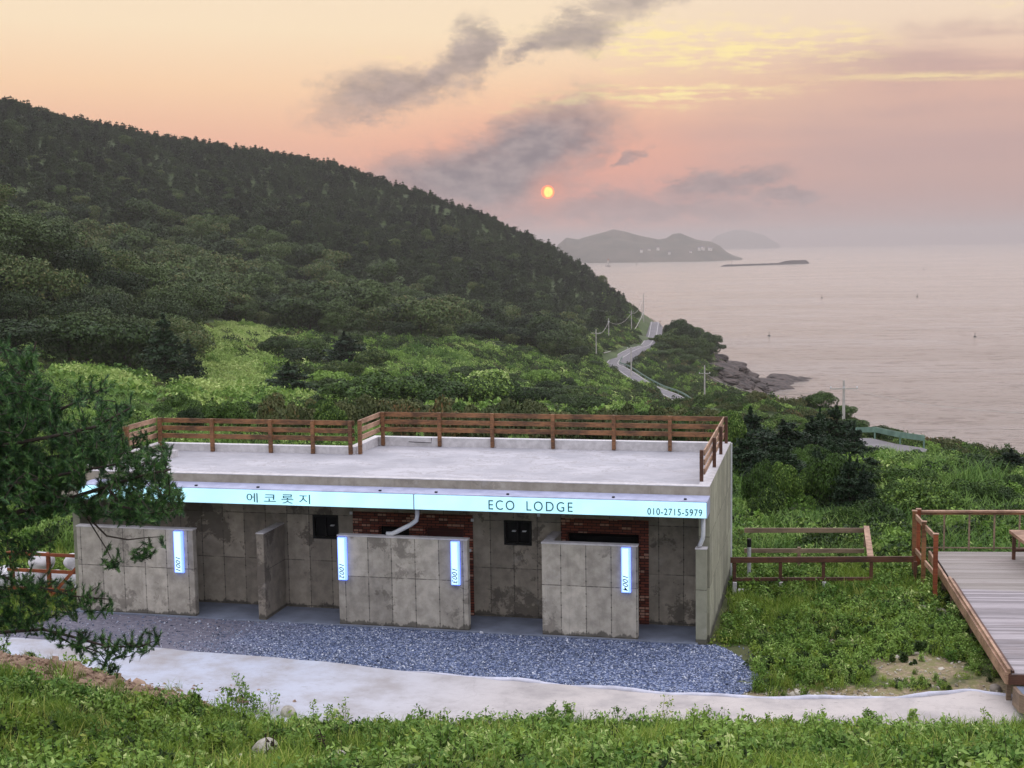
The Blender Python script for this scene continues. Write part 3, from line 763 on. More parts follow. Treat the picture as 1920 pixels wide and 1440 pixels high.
# broad crowns low on the slope, pines above
lowline = np.interp(hpx, [0, 150, 300, 450, 600, 750, 900, 1100, 1200], [430, 455, 430, 470, 520, 560, 610, 640, 600])
pb = 1 / (1 + np.exp(-(hpy - lowline + r2.normal(0, 22, len(hpy))) / 12.0))
isb = r2.random(len(hp)) < np.maximum(pb * 0.92, 0.16 * (hpy > np.interp(hpx, [0, 500, 1000, 1200], [225, 330, 490, 620])))
thin = r2.random(len(hp)) < np.where(isb, 0.36, 0.85)
hp, hd, isb, hpx, hpy, pb = hp[thin], hd[thin], isb[thin], hpx[thin], hpy[thin], pb[thin]
idx = np.where(isb, 5 + r2.integers(0, 3, len(hp)), r2.integers(0, 5, len(hp)))
scl = np.where(isb, (0.55 + 1.35 * r2.random(len(hp)) ** 1.6) * (0.75 + 0.5 * pb), np.where((r2.random(len(hp)) < 0.09) & (hpy > np.interp(hpx, [0, 500, 1000, 1200], [230, 330, 490, 620])), r2.uniform(1.2, 1.8, len(hp)), 0.5 + 0.6 * r2.random(len(hp)) ** 1.4))
scl *= np.interp(hpx, [0, 900, 1100, 1200], [1.0, 1.0, 0.95, 0.9])
order = np.argsort(hd)
N_IND = 190
ind, rest = order[:N_IND], order[N_IND:]
scatter('hillside_wood', FAR_PINES + FAR_BROAD, hp[rest], r2.uniform(0, 6.28, len(rest)), scl[rest], idx[rest],
        'dense dark pine wood with rounder broadleaf crowns low down, covering the whole hill', 'wood', tilt=0.05)
# single trees: trunk and crown apart, shapes shared
r3 = np.random.default_rng(77)
def tree_form(name, crown_me, r, h, rad, limbs=5):
    root = empty(name, (0, 0, 0))
    link('crown', crown_me, root)
    link('trunk', trunk_mesh('trunk', r, h * 0.86, h * 0.026, limbs, rad * 0.7), root)
    root['form_h'] = h; root['form_r'] = rad
    return root
FORMS = {
    'pine_far': [tree_form('pine_tree', pine_crown('crown', r3, 7, 2.6, 3200, 0.18, L_pinefar, round_=q), r3, 7, 2.4) for q in (0.3, 0.7)],
    'broad_far': [tree_form('broadleaf_tree', mesh_crown('crown', r3, broad_lobes(r3, 4.4, 6.2, 20), 7500, 0.15, L_broadfar), r3, 6.2, 4.4) for q in range(2)],
    'round_mid': [tree_form('broadleaf_tree', mesh_crown('crown', r3, broad_lobes(r3, 4.0, 6.0, 18), 5200, 0.22, L_broad), r3, 6.0, 4.0) for q in range(3)],
    'pine_mid': [tree_form('pine_tree', pine_crown('crown', r3, 7, 2.8, 6500, 0.19, L_pine, 0.05, q), r3, 7, 2.8) for q in (0.5, 0.8)],
    'pine_near': [tree_form('pine_tree', pine_crown('crown', r3, 6, 2.8, 11000, 0.125, L_pine, 0.03, q), r3, 6, 2.8) for q in (0.6, 0.9)],
    'shrub_near': [tree_form('shrub', mesh_crown('crown', r3, broad_lobes(r3, 2.2, 2.6, 17), 9000, 0.09, L_bush), r3, 2.6, 2.2) for q in range(3)],
    'shrub_brown': [tree_form('shrub', mesh_crown('crown', r3, broad_lobes(r3, 1.8, 2.0, 14), 4200, 0.12, L_brown), r3, 2.0, 1.8) for q in range(3)],
    'shrub_light': [tree_form('shrub', mesh_crown('crown', r3, broad_lobes(r3, 1.8, 1.7, 14), 4200, 0.12, L_herb), r3, 1.7, 1.8) for q in range(2)],
}
USED = set()
def place(kind, loc, w, h, label, cat, group, rz=None):
    fl = FORMS[kind]; src = fl[int(r3.integers(len(fl)))]
    if src.name in USED: o = copy_tree(src)
    else: o = src; USED.add(src.name)
    o.location = loc; sw = w / (2 * src['form_r']); o.scale = (sw, sw * r3.uniform(0.9, 1.1), h / src['form_h'])
    o.rotation_euler = (0, 0, r3.uniform(0, 6.28) if rz is None else rz)
    o['label'] = label; o['category'] = cat
    if group: o['group'] = group
    elif 'group' in o: del o['group']
    return o
def ground_at(px, D):
    p = at_dist(px, 460, D); return np.array([p[0], p[1], float(hgt(p[0], p[1]))])
def plant_px(kind, px, top, D, wpx, label, cat='tree', group=None, sink=0.3):
    g = ground_at(px, D); zc = (g - CAM) @ fwd; tz = at_dist(px, top, D)[2]
    return place(kind, (g[0], g[1], g[2] - sink), wpx * zc / FPX, max(tz - g[2] + sink, 0.8), label, cat, group)
for k in ind:
    b = isb[k]; s_ = scl[k]; P = hp[k]
    zn = 'at the left picture edge' if hpx[k] < 110 else ('above the tip of the near pine' if hpx[k] < 230 else 'close to the bright meadow')
    if b: place('broad_far', (P[0], P[1], P[2] - 0.3), 8.8 * s_, 6.0 * s_, 'round olive-green broadleaf tree low on the hill, ' + zn, 'tree', 'broadleaf trees low on the hill, ' + zn)
    else: place('pine_far', (P[0], P[1], P[2] - 0.3), 5.0 * s_, 7.0 * s_, 'small dark pine low on the hill, ' + zn, 'tree', 'small pines low on the hill, ' + zn)
# trees and bushes one can pick out
for a in [
    ('round_mid', 577, 556, 408, 108, 'large round olive tree at the top edge of the bright meadow'),
    ('round_mid', 478, 556, 415, 96, 'round tree left of the largest round one, above the meadow'),
    ('round_mid', 415, 570, 400, 60, 'small round tree at the upper left corner of the bright meadow'),
    ('round_mid', 660, 575, 430, 80, 'dark round tree right of the large olive one above the meadow'),
    ('round_mid', 740, 585, 430, 90, 'broad dark tree at the wood edge above the middle of the valley'),
    ('pine_mid', 820, 590, 440, 60, 'dark pine at the wood edge left of the pale tree trunks'),
    ('round_mid', 900, 598, 450, 90, 'wide dark crown at the wood edge above the pale tree trunks'),
    ('round_mid', 990, 612, 480, 80, 'low round tree at the wood edge towards the road'),
    ('round_mid', 1085, 642, 480, 72, 'dark round tree left of the road bend, beside the first pole'),
    ('round_mid', 1040, 628, 520, 60, 'small round tree behind the dark one left of the road bend'),
    ('pine_mid', 300, 596, 190, 120, 'dark evergreen standing at the left edge of the bright meadow'),
    ('pine_mid', 345, 640, 200, 70, 'low dark evergreen reaching into the left edge of the meadow'),
    ('round_mid', 225, 590, 215, 150, 'broad dark-olive crown left of the meadow, behind the near pine'),
    ('round_mid', 120, 582, 205, 190, 'very broad olive crown at the far left above the near pine'),
    ('round_mid', 20, 590, 195, 170, 'olive crown cut by the left edge of the picture'),
    ('round_mid', 380, 636, 280, 40, 'little dark bush alone in the upper left of the meadow'),
    ('pine_mid', 532, 690, 190, 94, 'dark pointed pine alone in the middle of the meadow'),
    ('round_mid', 515, 632, 300, 62, 'small dark tree, leftmost of the clump in the meadow'),
    ('round_mid', 578, 634, 300, 66, 'dark tree at the top of the clump in the meadow'),
    ('round_mid', 552, 655, 270, 76, 'dark tree in the middle of the clump in the meadow'),
    ('pine_mid', 640, 634, 270, 90, 'tall loose pine at the right of the clump in the meadow'),
    ('round_mid', 690, 655, 260, 60, 'small tree right of the loose pine in the meadow clump'),
    ('round_mid', 620, 678, 230, 60, 'grey-green bush below the clump in the meadow'),
    ('shrub_near', 690, 706, 150, 150, 'wide low bush between the lone pine and the hedge'),
    ('shrub_near', 790, 708, 165, 150, 'wide flat-topped bush above the roof railing, left one of two'),
    ('shrub_near', 880, 704, 170, 130, 'wide flat-topped bush above the roof railing, right one of two'),
    ('shrub_near', 960, 722, 190, 70, 'small bush right of the two flat-topped ones'),
    ('shrub_light', 1010, 690, 330, 80, 'pale leafy thicket in the valley right of the meadow'),
    ('shrub_near', 1180, 728, 400, 60, 'dark bush on the near side of the road below the bend'),
    ('shrub_near', 1215, 716, 420, 34, 'bush hiding a piece of the road below the bend'),
    ('pine_near', 1408, 770, 78, 130, 'dark pine just right of the lodge corner, the tallest there'),
    ('pine_near', 1470, 792, 66, 170, 'broad dark pine in front of the tallest one right of the lodge'),
    ('pine_near', 1405, 822, 57, 130, 'dark conifer touching the right wall of the lodge'),
    ('pine_near', 1525, 786, 76, 120, 'dark pine in the middle of the row right of the lodge'),
    ('pine_near', 1572, 764, 84, 120, 'pointed dark pine whose top stands against the sea'),
    ('pine_near', 1540, 768, 90, 70, 'narrow dark pine left of the pointed one against the sea'),
    ('pine_near', 1605, 800, 76, 90, 'dark pine sloping down towards the green guardrail'),
    ('shrub_near', 1628, 836, 80, 44, 'low bush at the foot of the pine beside the short guardrail'),
    ('pine_near', 1480, 846, 55, 150, 'low dark pine above the green herbs right of the lodge'),
    ('pine_near', 1560, 852, 62, 140, 'low dark pine left of the short piece of guardrail'),
    ('shrub_near', 1520, 880, 52, 90, 'green bush in front of the two low pines'),
    ('shrub_near', 1700, 872, 54, 130, 'deep green bush below the short guardrail'),
    ('shrub_near', 1765, 846, 60, 170, 'large deep green bush right of the guardrail, highest of its group'),
    ('shrub_near', 1690, 905, 50, 110, 'bush between the short guardrail and the deck corner'),
    ('shrub_near', 1840, 852, 60, 130, 'deep green bush near the right edge, below the shore line'),
    ('pine_near', 1905, 846, 62, 120, 'dark conifer at the right edge of the picture'),
    ('shrub_near', 1745, 900, 47, 160, 'bright-edged bush above the deck handrail'),
    ('shrub_near', 1650, 935, 45, 130, 'rounded bush left of the corner posts of the deck'),
    ('shrub_near', 1590, 948, 44, 90, 'small bush above the unfinished timber frame'),
    ('shrub_near', 1850, 896, 50, 130, 'bush above the right part of the deck handrail'),
    ('shrub_near', 1440, 912, 46, 80, 'small leafy bush nearest the lodge right wall'),
    ('shrub_brown', 1745, 822, 150, 60, 'small umbrella-shaped tree right of the short guardrail'),
    ('shrub_brown', 1715, 828, 158, 40, 'small flat bush at the end of the short guardrail'),
    ('shrub_near', 1400, 734, 330, 60, 'dark bush above the yellow-green patch near the shore'),
    ('shrub_near', 1452, 738, 300, 60, 'dark bush on the shore slope left of the single pole'),
    ('shrub_near', 1500, 760, 240, 90, 'dark bush on the land edge in front of the bay'),
    ('shrub_near', 1400, 768, 200, 90, 'dark thicket above the end of the long guardrail'),
    ('shrub_brown', 1330, 762, 260, 70, 'brownish thicket beside the long guardrail'),
]:
    kd, px, top, D, wpx, lb = a
    if 480 < px < 1010 and D < 320: wpx *= 1.3; top -= 7
    plant_px(kd, px, top, D, wpx, lb, 'bush' if 'shrub' in kd else 'tree')
tb_ = np.random.default_rng(52)
for i in range(30):
    px = 1392 + 8.3 * i + tb_.normal(0, 6); D = tb_.uniform(47, 66)
    top = np.interp(px, [1390, 1450, 1560, 1640], [822, 828, 815, 848]) + (66 - D) * 2.4 + tb_.normal(0, 6)
    plant_px('pine_near' if i % 3 else 'shrub_near', px, top, D, tb_.uniform(70, 110), 'low wind-pressed conifer in the dark thicket between lodge wall and guardrail' if i % 3 else 'deep green bush in the dark thicket between lodge wall and guardrail', 'tree' if i % 3 else 'bush', 'low conifers of the thicket right of the lodge' if i % 3 else 'bushes of the thicket right of the lodge')
for i in range(16):
    px = 1665 + 17 * i + tb_.normal(0, 6); D = tb_.uniform(49, 66)
    top = np.interp(px, [1660, 1760, 1840, 1920], [900, 866, 872, 868]) + (66 - D) * 2.2 + tb_.normal(0, 6)
    plant_px('shrub_near', px, top, D, tb_.uniform(70, 120), 'leafy bush in the green bank of bushes above the deck', 'bush', 'bushes of the green bank above the deck')
for px, top, w in ((1612, 838, 46), (1650, 846, 34), (1688, 848, 40), (1722, 842, 50), (1756, 838, 60), (1668, 856, 60)):
    plant_px('shrub_near', px, top, 101, w, 'low bush in front of the short stretch of road at the right', 'bush', 'bushes in front of the short road stretch')
# headland cover, shrubs on the seaward slope, hedge behind the lodge
for px, top, D, w in [(1240, 632, 640, 34), (1262, 600, 640, 40), (1275, 592, 650, 48), (1295, 606, 640, 44), (1312, 628, 620, 42), (1250, 630, 610, 50), (1280, 624, 600, 52), (1305, 648, 590, 44), (1240, 640, 590, 40), (1265, 650, 570, 46), (1290, 662, 560, 44), (1322, 664, 600, 34), (1315, 684, 560, 36), (1335, 678, 610, 26), (1280, 682, 530, 40), (1228, 632, 650, 34)] + [(1250 + 6.6 * k, 600 + 3.4 * abs(k - 6) + 14 * (k % 3), 600 + 11 * (k % 5), 52) for k in range(14)] + [(1240 + 8 * k, 655 + 2.6 * k + 8 * (k % 2), 560 + 9 * (k % 3), 46) for k in range(13)]:
    plant_px('round_mid', px, top, D, w, 'wind-clipped evergreen on the small headland beyond the road bend', 'tree', 'evergreens on the headland beyond the road')
hb = np.random.default_rng(3)
for i in range(64):
    px = 235 + 1125 * (i + hb.uniform(-0.3, 0.3)) / 63; D = hb.uniform(66, 96)
    brown = hb.random() < 0.62
    top = hb.uniform(738, 768) if px < 1000 else hb.uniform(760, 780)
    plant_px('shrub_brown' if brown else 'shrub_near', px, top, D, hb.uniform(60, 110),
             ('brownish-green shrub in the hedge behind the ' if brown else 'dark green shrub in the hedge behind the ') + ('left section of the roof railing' if px < 660 else ('middle of the roof railing' if px < 1050 else 'right end of the roof railing')), 'bush',
             ('brownish' if brown else 'green') + ' hedge shrubs behind the ' + ('left' if px < 660 else ('middle' if px < 1050 else 'right')) + ' of the lodge')
for i in range(34):
    px = hb.uniform(1330, 1700); D = hb.uniform(120, 280)
    g = ground_at(px, D); q = proj(g)
    if g[2] < SEA + 22: continue
    place('shrub_near' if hb.random() < 0.6 else 'shrub_brown', (g[0], g[1], g[2] - 0.2), hb.uniform(3, 6), hb.uniform(1.6, 3.2), 'low shrub in the scrub sloping down to the bay', 'bush', 'low shrubs on the seaward slope')
for i in range(190):
    px = hb.uniform(560, 1330); D = hb.uniform(200, 520)
    g = ground_at(px, D); q = proj(g)
    if np.min(np.hypot(roadline_px[:, 0] - q[0], roadline_px[:, 1] - q[1])) < 22 or q[1] < 640 or q[0] > 1140 or fbm(np.array([g[0] / 35]), np.array([g[1] / 35]), 3, 2)[0] < -0.05 or (q[0] > 1180 and D > 330): continue
    zt_ = ('between the meadow clump and the roof railing' if q[0] < 850 else ('above the middle of the roof railing' if q[0] < 1060 else 'near the road bend'))
    place('round_mid' if hb.random() < 0.92 else 'shrub_light', (g[0], g[1], g[2] - 0.2), hb.uniform(5, 12), hb.uniform(2.2, 5.0), 'low spreading bush in the valley, ' + zt_, 'bush', 'valley bushes ' + zt_)
for kd, fl in FORMS.items():      # drop any shape that was not used
    for o in fl:
        if o.name not in USED:
            for ch in list(o.children): bpy.data.objects.remove(ch)
            bpy.data.objects.remove(o)
        else:
            pass

# ground cover
def clump(r, rad, h, n, leaf, matl, up=0.6):
    a = r.random(n) * 6.283; q = np.sqrt(r.random(n)) * rad
    bump = 1 + 0.35 * np.sin(a * 3 + r.random() * 6)
    z = h * np.clip(1 - (q / rad) ** 2, 0, 1) * bump * r.uniform(0.55, 1.1, n)
    v, f = cards(np.stack([np.cos(a) * q, np.sin(a) * q, z], -1), leaf, r, up, 1.8)
    return mesh_np('leaf_clump', v, f, matl)
def blades(r, n, rad, h, w, matl, bend=0.5, extra=None):
    """a tuft of curved blades, three segments each"""
    a = r.random(n) * 6.283; q = np.sqrt(r.random(n)) * rad
    base = np.stack([np.cos(a) * q, np.sin(a) * q, np.zeros(n)], -1)
    d = r.random(n) * 6.283; dir_ = np.stack([np.cos(d), np.sin(d), np.zeros(n)], -1); sd = np.stack([-np.sin(d), np.cos(d), np.zeros(n)], -1)
    hh = h * r.uniform(0.5, 1.1, n); bb = bend * r.uniform(0.3, 1.2, n) * hh
    vs = []
    for k, (t_, wf) in enumerate(((0, 1), (0.4, 0.9), (0.75, 0.6), (1.0, 0.08))):
        c = base + dir_ * (bb * t_ ** 2)[:, None] + np.array([0, 0, 1]) * (hh * (t_ - 0.25 * bend * t_ ** 2))[:, None]
        vs += [c - sd * w * wf / 2, c + sd * w * wf / 2]
    v = np.stack(vs, 1).reshape(-1, 3); o = np.arange(n)[:, None] * 8
    f = np.concatenate([o + np.array([[0, 1, 3, 2]]), o + np.array([[2, 3, 5, 4]]), o + np.array([[4, 5, 7, 6]])])
    return v, f
def weed(r, h, nst, leaf, matl, matst):
    """leafy weed: several stems with paired leaves growing up them"""
    parts = []; C = []
    mb = MB()
    for s_ in range(nst):
        a = r.random() * 6.283; ln = h * r.uniform(0.6, 1.0); lean = r.uniform(0.05, 0.3) * ln
        top = np.array([math.cos(a) * lean, math.sin(a) * lean, ln]); b = r.normal(0, 0.03, 3) * [1, 1, 0]
        mb.tube([b, b + top * 0.5 + [0, 0, 0.02], b + top], [0.005, 0.004, 0.002], 3, cap=False)
        m_ = int(16 + ln * 50)
        t_ = r.uniform(0.12, 1.0, m_)[:, None]; rr = (0.03 + 0.09 * (1 - t_ * 0.7)) * r.uniform(0.5, 1.2, (m_, 1)) * (h / 0.5) ** 0.5
        th = r.random((m_, 1)) * 6.283
        C.append(b + top * t_ + np.hstack([np.cos(th) * rr, np.sin(th) * rr, 0.02 * r.standard_normal((m_, 1))]))
    v, f = cards(np.concatenate(C), leaf, r, 1.2, 2.2)
    tv, tf = mb_np(mb)
    return join_np('weed', [(v, f, 0), (tv, tf, 1)], [matl, matst])
rc = np.random.default_rng(101)
CL_FAR_MEADOW = [clump(rc, 2.2, 0.9, 420, 0.22, L_meadow), clump(rc, 1.8, 0.6, 340, 0.2, L_meadow), clump(rc, 2.6, 1.3, 480, 0.23, L_meadow), clump(rc, 2.4, 1.4, 420, 0.22, L_herb), clump(rc, 2.2, 0.9, 420, 0.2, L_bright), clump(rc, 2.8, 1.3, 480, 0.21, L_bright)]
CL_FAR_SCRUB = [clump(rc, 2.6, 1.6, 520, 0.22, L_broad), clump(rc, 2.0, 1.2, 420, 0.2, L_brown), clump(rc, 2.2, 1.8, 480, 0.22, L_herb)]
CL_FINE = [clump(rc, 1.8, 1.0, 1300, 0.105, L_broad), clump(rc, 1.6, 0.6, 1100, 0.10, L_herb), clump(rc, 1.6, 0.8, 1200, 0.105, L_brown), clump(rc, 1.8, 0.5, 1100, 0.10, L_meadow)]
CL_MID = [clump(rc, 1.1, 0.55, 1500, 0.062, L_herb), clump(rc, 0.9, 0.42, 1200, 0.058, L_herb), clump(rc, 1.1, 0.6, 1500, 0.062, L_broad), clump(rc, 1.0, 0.45, 1200, 0.06, L_meadow)]
_v, _f = blades(rc, 420, 0.9, 0.75, 0.022, L_herb, 0.7); CL_MID.append(mesh_np('tall_grass', _v, _f, L_meadow))
gp, gd = rand_ground(np.random.default_rng(8), 74000, 110, 930, -24, 22)
gx, gy, _ = proj_np(gp)
inM = inpoly(gx, gy, MEADOW) | inpoly(gx, gy, MEADOW2) | ((gx > 700) & (gx < 1180) & (gy > 650) & (gy < 800))
hillm = ((gx < 1088) & (gy < 650) & ~inM) | (gx < 330) & (gy < 700) & (gd > 225) & ~inM
ROADXY = None
# ---- road first, so that cover keeps off it
def road_pts():
    px = [(1330, 800, 338), (1303, 783, 356), (1268, 762, 384), (1233, 740, 412), (1210, 727, 430), (1188, 715, 450), (1163, 703, 472), (1148, 692, 497), (1150, 682, 520), (1166, 672, 542), (1186, 662, 565), (1203, 652, 592), (1213, 642, 630), (1219, 630, 680), (1224, 618, 730), (1227, 608, 778), (1222, 598, 830), (1210, 590, 880), (1196, 584, 930)]
    q = [ground_at(a, D) for a, b, D in px]
    q = np.array(q)
    t0 = np.arange(len(q)); tt_ = np.linspace(0, len(q) - 1, 160)
    # Catmull-Rom
    out_ = []
    for u_ in tt_:
        i = min(int(u_), len(q) - 2); f = u_ - i
        p0, p1, p2, p3 = q[max(i - 1, 0)], q[i], q[i + 1], q[min(i + 2, len(q) - 1)]
        out_.append(0.5 * ((2 * p1) + (-p0 + p2) * f + (2 * p0 - 5 * p1 + 4 * p2 - p3) * f * f + (-p0 + 3 * p1 - 3 * p2 + p3) * f ** 3))
    out_ = np.array(out_)
    z = out_[:, 2].copy()
    for _ in range(30): z[1:-1] = (z[:-2] + 2 * z[1:-1] + z[2:]) / 4
    dd_ = np.hypot(out_[:, 0] - CAM[0], out_[:, 1] - CAM[1])
    out_[:, 2] = z + 0.9 + 2.6 * sst(dd_, 700, 760)
    return out_
RP = road_pts()
RT = unit(np.gradient(RP, axis=0) * [1, 1, 0]); RS = np.stack([RT[:, 1], -RT[:, 0], 0 * RT[:, 0]], -1)
def ribbon(name, path, side, a, b, dz, m_, skirt=0.0):
    L_ = path + side * a + [0, 0, dz]; R_ = path + side * b + [0, 0, dz]; n = len(path)
    cols = [L_, R_]
    if skirt: cols = [L_ - side * skirt * 0.9 - [0, 0, skirt], L_, R_, R_ + side * skirt * 0.9 - [0, 0, skirt]]
    k = len(cols); V_ = np.stack(cols, 1).reshape(-1, 3)
    F_ = [(i * k + j, (i + 1) * k + j, (i + 1) * k + j + 1, i * k + j + 1) for i in range(n - 1) for j in range(k - 1)]
    return link(name, mesh_np(name, V_, np.array(F_), m_))
HW = 2.3
tag(ribbon('road', RP, RS, -HW, HW, 0, M_asph, 2.5), kind='structure')
for a in (-HW + 0.25, HW - 0.40):
    tag(ribbon('road_edge_marking', RP, RS, a, a + 0.18, 0.02, M_roadline), kind='structure')
def post_rail(path, side, off, name, label, h=0.85, step=6, m_=None, thick=0.32):
    root = empty(name, tuple(path[0] + side[0] * off), label, 'guardrail')
    mb = MB(); q = path + side * off
    for i in range(len(q) - 1): mb.beam(q[i] + [0, 0, h - 0.16], q[i + 1] + [0, 0, h - 0.16], 0.09, thick)
    mb.build('rail', m_ or M_green_steel, root)
    for i in range(0, len(q), step):
        pb_ = MB(); pb_.beam(q[i] - [0, 0, 0.6], q[i] + [0, 0, h - 0.1], 0.14, 0.14, (0, 1, 0)); pb_.build('post', m_ or M_green_steel, root)
    return root
# seaward side rail from the bend to the near end
post_rail(RP[0:74], RS[0:74], 2.7, 'guardrail', 'long pale green guardrail curving along the seaward side of the road', 0.95, 3, None, 0.45)
post_rail(RP[128:158], RS[128:158], 3.4, 'guardrail', 'dark far guardrail on the upper bend where the road rounds the hill', 0.9, 5, M_post)
# lower stretch of road and rail at the right
q2 = np.array([ground_at(px, D) + [0, 0, 0.6] for px, D in ((1480, 138), (1530, 132), (1580, 127), (1625, 122), (1668, 118), (1722, 113))])
s2 = unit(np.gradient(q2, axis=0) * [1, 1, 0]); s2 = np.stack([-s2[:, 1], s2[:, 0], 0 * s2[:, 0]], -1)
tag(ribbon('road', q2, s2, -3.0, 3.0, 0, M_asph, 2.0), kind='structure')
post_rail(q2[1:5], s2[1:5], 3.4, 'guardrail', 'short pale green guardrail among the bushes at the right', 0.95, 1, None, 0.5)
allroad = np.concatenate([RP, q2])[:, :2]
def offroad(P, d):
    return np.array([np.min((allroad[:, 0] - p[0]) ** 2 + (allroad[:, 1] - p[1]) ** 2) > d * d for p in P])
ok = ~((gd > 640) & (gx > 1195) & (gx < 1245)) & (gp[:, 2] > SEA + 13 + 8 * vnoise(gp[:, 0] / 14, gp[:, 1] / 14, 5)) & ~hillm & (gd > 112) & ((gd < 720) | (gx > 1125))
gp, gd, gx, gy, inM = gp[ok], gd[ok], gx[ok], gy[ok], inM[ok]
ok = offroad(gp, 5.4) ; gp, gd, gx, gy, inM = gp[ok], gd[ok], gx[ok], gy[ok], inM[ok]
inB = inpoly(gx + 50 * fbm(gx / 20, gy / 12, 3, 4), gy, [(338, 610), (420, 604), (520, 618), (535, 660), (510, 705), (490, 760), (350, 760)]) | inpoly(gx, gy, MEADOW2) | inpoly(gx + 40 * fbm(gx / 20, gy / 12, 3, 8), gy, [(690, 655), (860, 660), (900, 700), (720, 705)]) | inpoly(gx, gy, [(900, 715), (1000, 720), (1010, 765), (920, 760)])
mk = inM & (inB | (rc.random(len(gp)) < 0.48))
BRIGHT = [(340, 612), (420, 606), (515, 620), (520, 660), (500, 700), (480, 745), (350, 748)]
mi = np.where(inpoly(gx + 14 * fbm(gx / 20, gy / 12, 3, 4) * 3, gy, BRIGHT) | inpoly(gx, gy, [(130, 715), (235, 712), (260, 745), (150, 745)]) | (rc.random(len(gp)) < 0.12), rc.integers(4, 6, len(gp)), rc.integers(0, 4, len(gp)))[mk]
scatter('meadow_grass', CL_FAR_MEADOW, gp[mk], rc.uniform(0, 6.28, mk.sum()), rc.uniform(0.5, 1.25, mk.sum()), mi, 'bright green rank meadow of vines and tall grass between wood and road', 'meadow', 0.15)
sk = (~mk | (rc.random(len(gp)) < 0.10)) & (gd > 240)
sf = ~mk & (gd <= 250)
scatter('slope_cover', CL_FINE, gp[sf], rc.uniform(0, 6.28, sf.sum()), rc.uniform(0.55, 1.3, sf.sum()), rc.choice([0, 0, 1, 2, 2, 3], sf.sum()), 'mixed green and brownish undergrowth on the near slopes', 'undergrowth', 0.15)
scatter('valley_scrub', CL_FAR_SCRUB, gp[sk], rc.uniform(0, 6.28, sk.sum()), rc.uniform(0.5, 1.3, sk.sum()), rc.choice([0, 0, 0, 1, 1, 2], sk.sum()), 'low mixed green scrub covering the valley floor and the slope to the shore', 'scrub', 0.15)
gp, gd = rand_ground(np.random.default_rng(18), 25000, 37, 118, -28, 36)
_gx, _gy, _ = proj_np(gp)
trz = ((_gx > 1375) & (_gx < 1640) & (gd > 47) & (gd < 100)) | ((_gx > 1640) & (gd > 47) & (gd < 78)) | ((_gx > 1600) & (_gx < 1725) & (gd > 90))
okm = ~(trz & (rc.random(len(gp)) < 0.88)) & ~((gp[:, 0] > -18) & (gp[:, 0] < 1.2) & (gp[:, 1] < 8.6)) & (gp[:, 1] > 8.0)
gp = gp[okm]; gd = gd[okm]
scatter('herb_cover', CL_MID, gp, rc.uniform(0, 6.28, len(gp)), rc.uniform(0.55, 1.35, len(gp)) , np.where(rc.random(len(gp)) < 0.3, 4, rc.integers(0, 4, len(gp))), 'waist-high pale green herbs and grass behind and beside the lodge', 'herbs', 0.15)

# ------------------------------------------------------------------ islands, breakwater, marks out in the bay
def island(name, prof, base_py, D, depth, mt, seed):
    k = np.linspace(-1, 1, 21); px = np.linspace(prof[0][0], prof[-1][0], 140)
    top = np.interp(px, [a for a, b in prof], [b for a, b in prof])
    V_ = []
    for i, (a, b) in enumerate(zip(px, top)):
        zt = at_dist(a, b, D)[2]; 
        for kk in k:
            p = at_dist(a, 460, D + kk * depth * min(1, 0.35 + 3 * min(i, 139 - i) / 139))
            h_ = max(zt - SEA, 1) * max(0, 1 - abs(kk) ** 1.4)
            if abs(kk) > 0.1: h_ *= 1 + 0.5 * float(fbm(np.array([p[0] / 220.]), np.array([p[1] / 220.]), 4, seed)[0])
            V_.append((p[0], p[1], SEA - 4 + h_ + 4 * (abs(kk) < 0.99)))
    n = len(k); F_ = [(i * n + j, i * n + j + 1, (i + 1) * n + j + 1, (i + 1) * n + j) for i in range(139) for j in range(n - 1)]
    return tag(link(name, mesh_np(name, V_, np.array(F_)[:, ::-1], mt, True)), kind='structure')
M_isle = simple('island_scrub', lin(56, 62, 48), lin(92, 84, 70), 0.012, 0.95, 0.6, 8.0)
island('island', [(1036, 488), (1045, 460), (1062, 446), (1085, 449), (1110, 441), (1130, 436), (1150, 430), (1172, 434), (1200, 442), (1235, 449), (1248, 447), (1262, 439), (1275, 437), (1290, 443), (1305, 449), (1335, 455), (1350, 462), (1362, 473), (1375, 479), (1392, 484)], 489, 5450, 420, M_isle, 4)
island('island', [(1325, 458), (1345, 441), (1375, 431), (1400, 432), (1430, 441), (1450, 452), (1462, 459)], 460, 14500, 900, M_isle, 6)
mb = MB(); hr = np.random.default_rng(9)
M_house = simple('pale_render', lin(220, 214, 206), lin(200, 190, 180), 0.2)
M_roofb = simple('slate_blue_roof', lin(90, 110, 140), lin(120, 90, 80), 0.2)
for i in range(34):
    px = hr.choice([1150, 1200, 1215, 1240, 1255, 1300, 1320]) + hr.normal(0, 8); D = 5450 - hr.uniform(150, 330)
    p = at_dist(px, 460, D); zt = SEA + 10 + hr.uniform(0, 45)
    e = empty('house', (p[0], p[1], zt), 'tiny pale house in the village on the distant island', 'house', 'houses on the island')
    w = hr.uniform(3, 6)
    MB().box(p[0] - w, p[0] + w, p[1] - 5, p[1] + 5, zt - 8, zt + 3).build('wall', M_house, e)
    r1 = MB(); r1.add([(p[0] - w - 1, p[1] - 6, zt + 3), (p[0] + w + 1, p[1] - 6, zt + 3), (p[0] + w + 1, p[1] + 6, zt + 3), (p[0] - w - 1, p[1] + 6, zt + 3), (p[0] - w, p[1], zt + 6), (p[0] + w, p[1], zt + 6)], [(0, 1, 5, 4), (2, 3, 4, 5), (1, 2, 5), (3, 0, 4), (3, 2, 1, 0)])
    r1.build('roof', M_roofb, e)
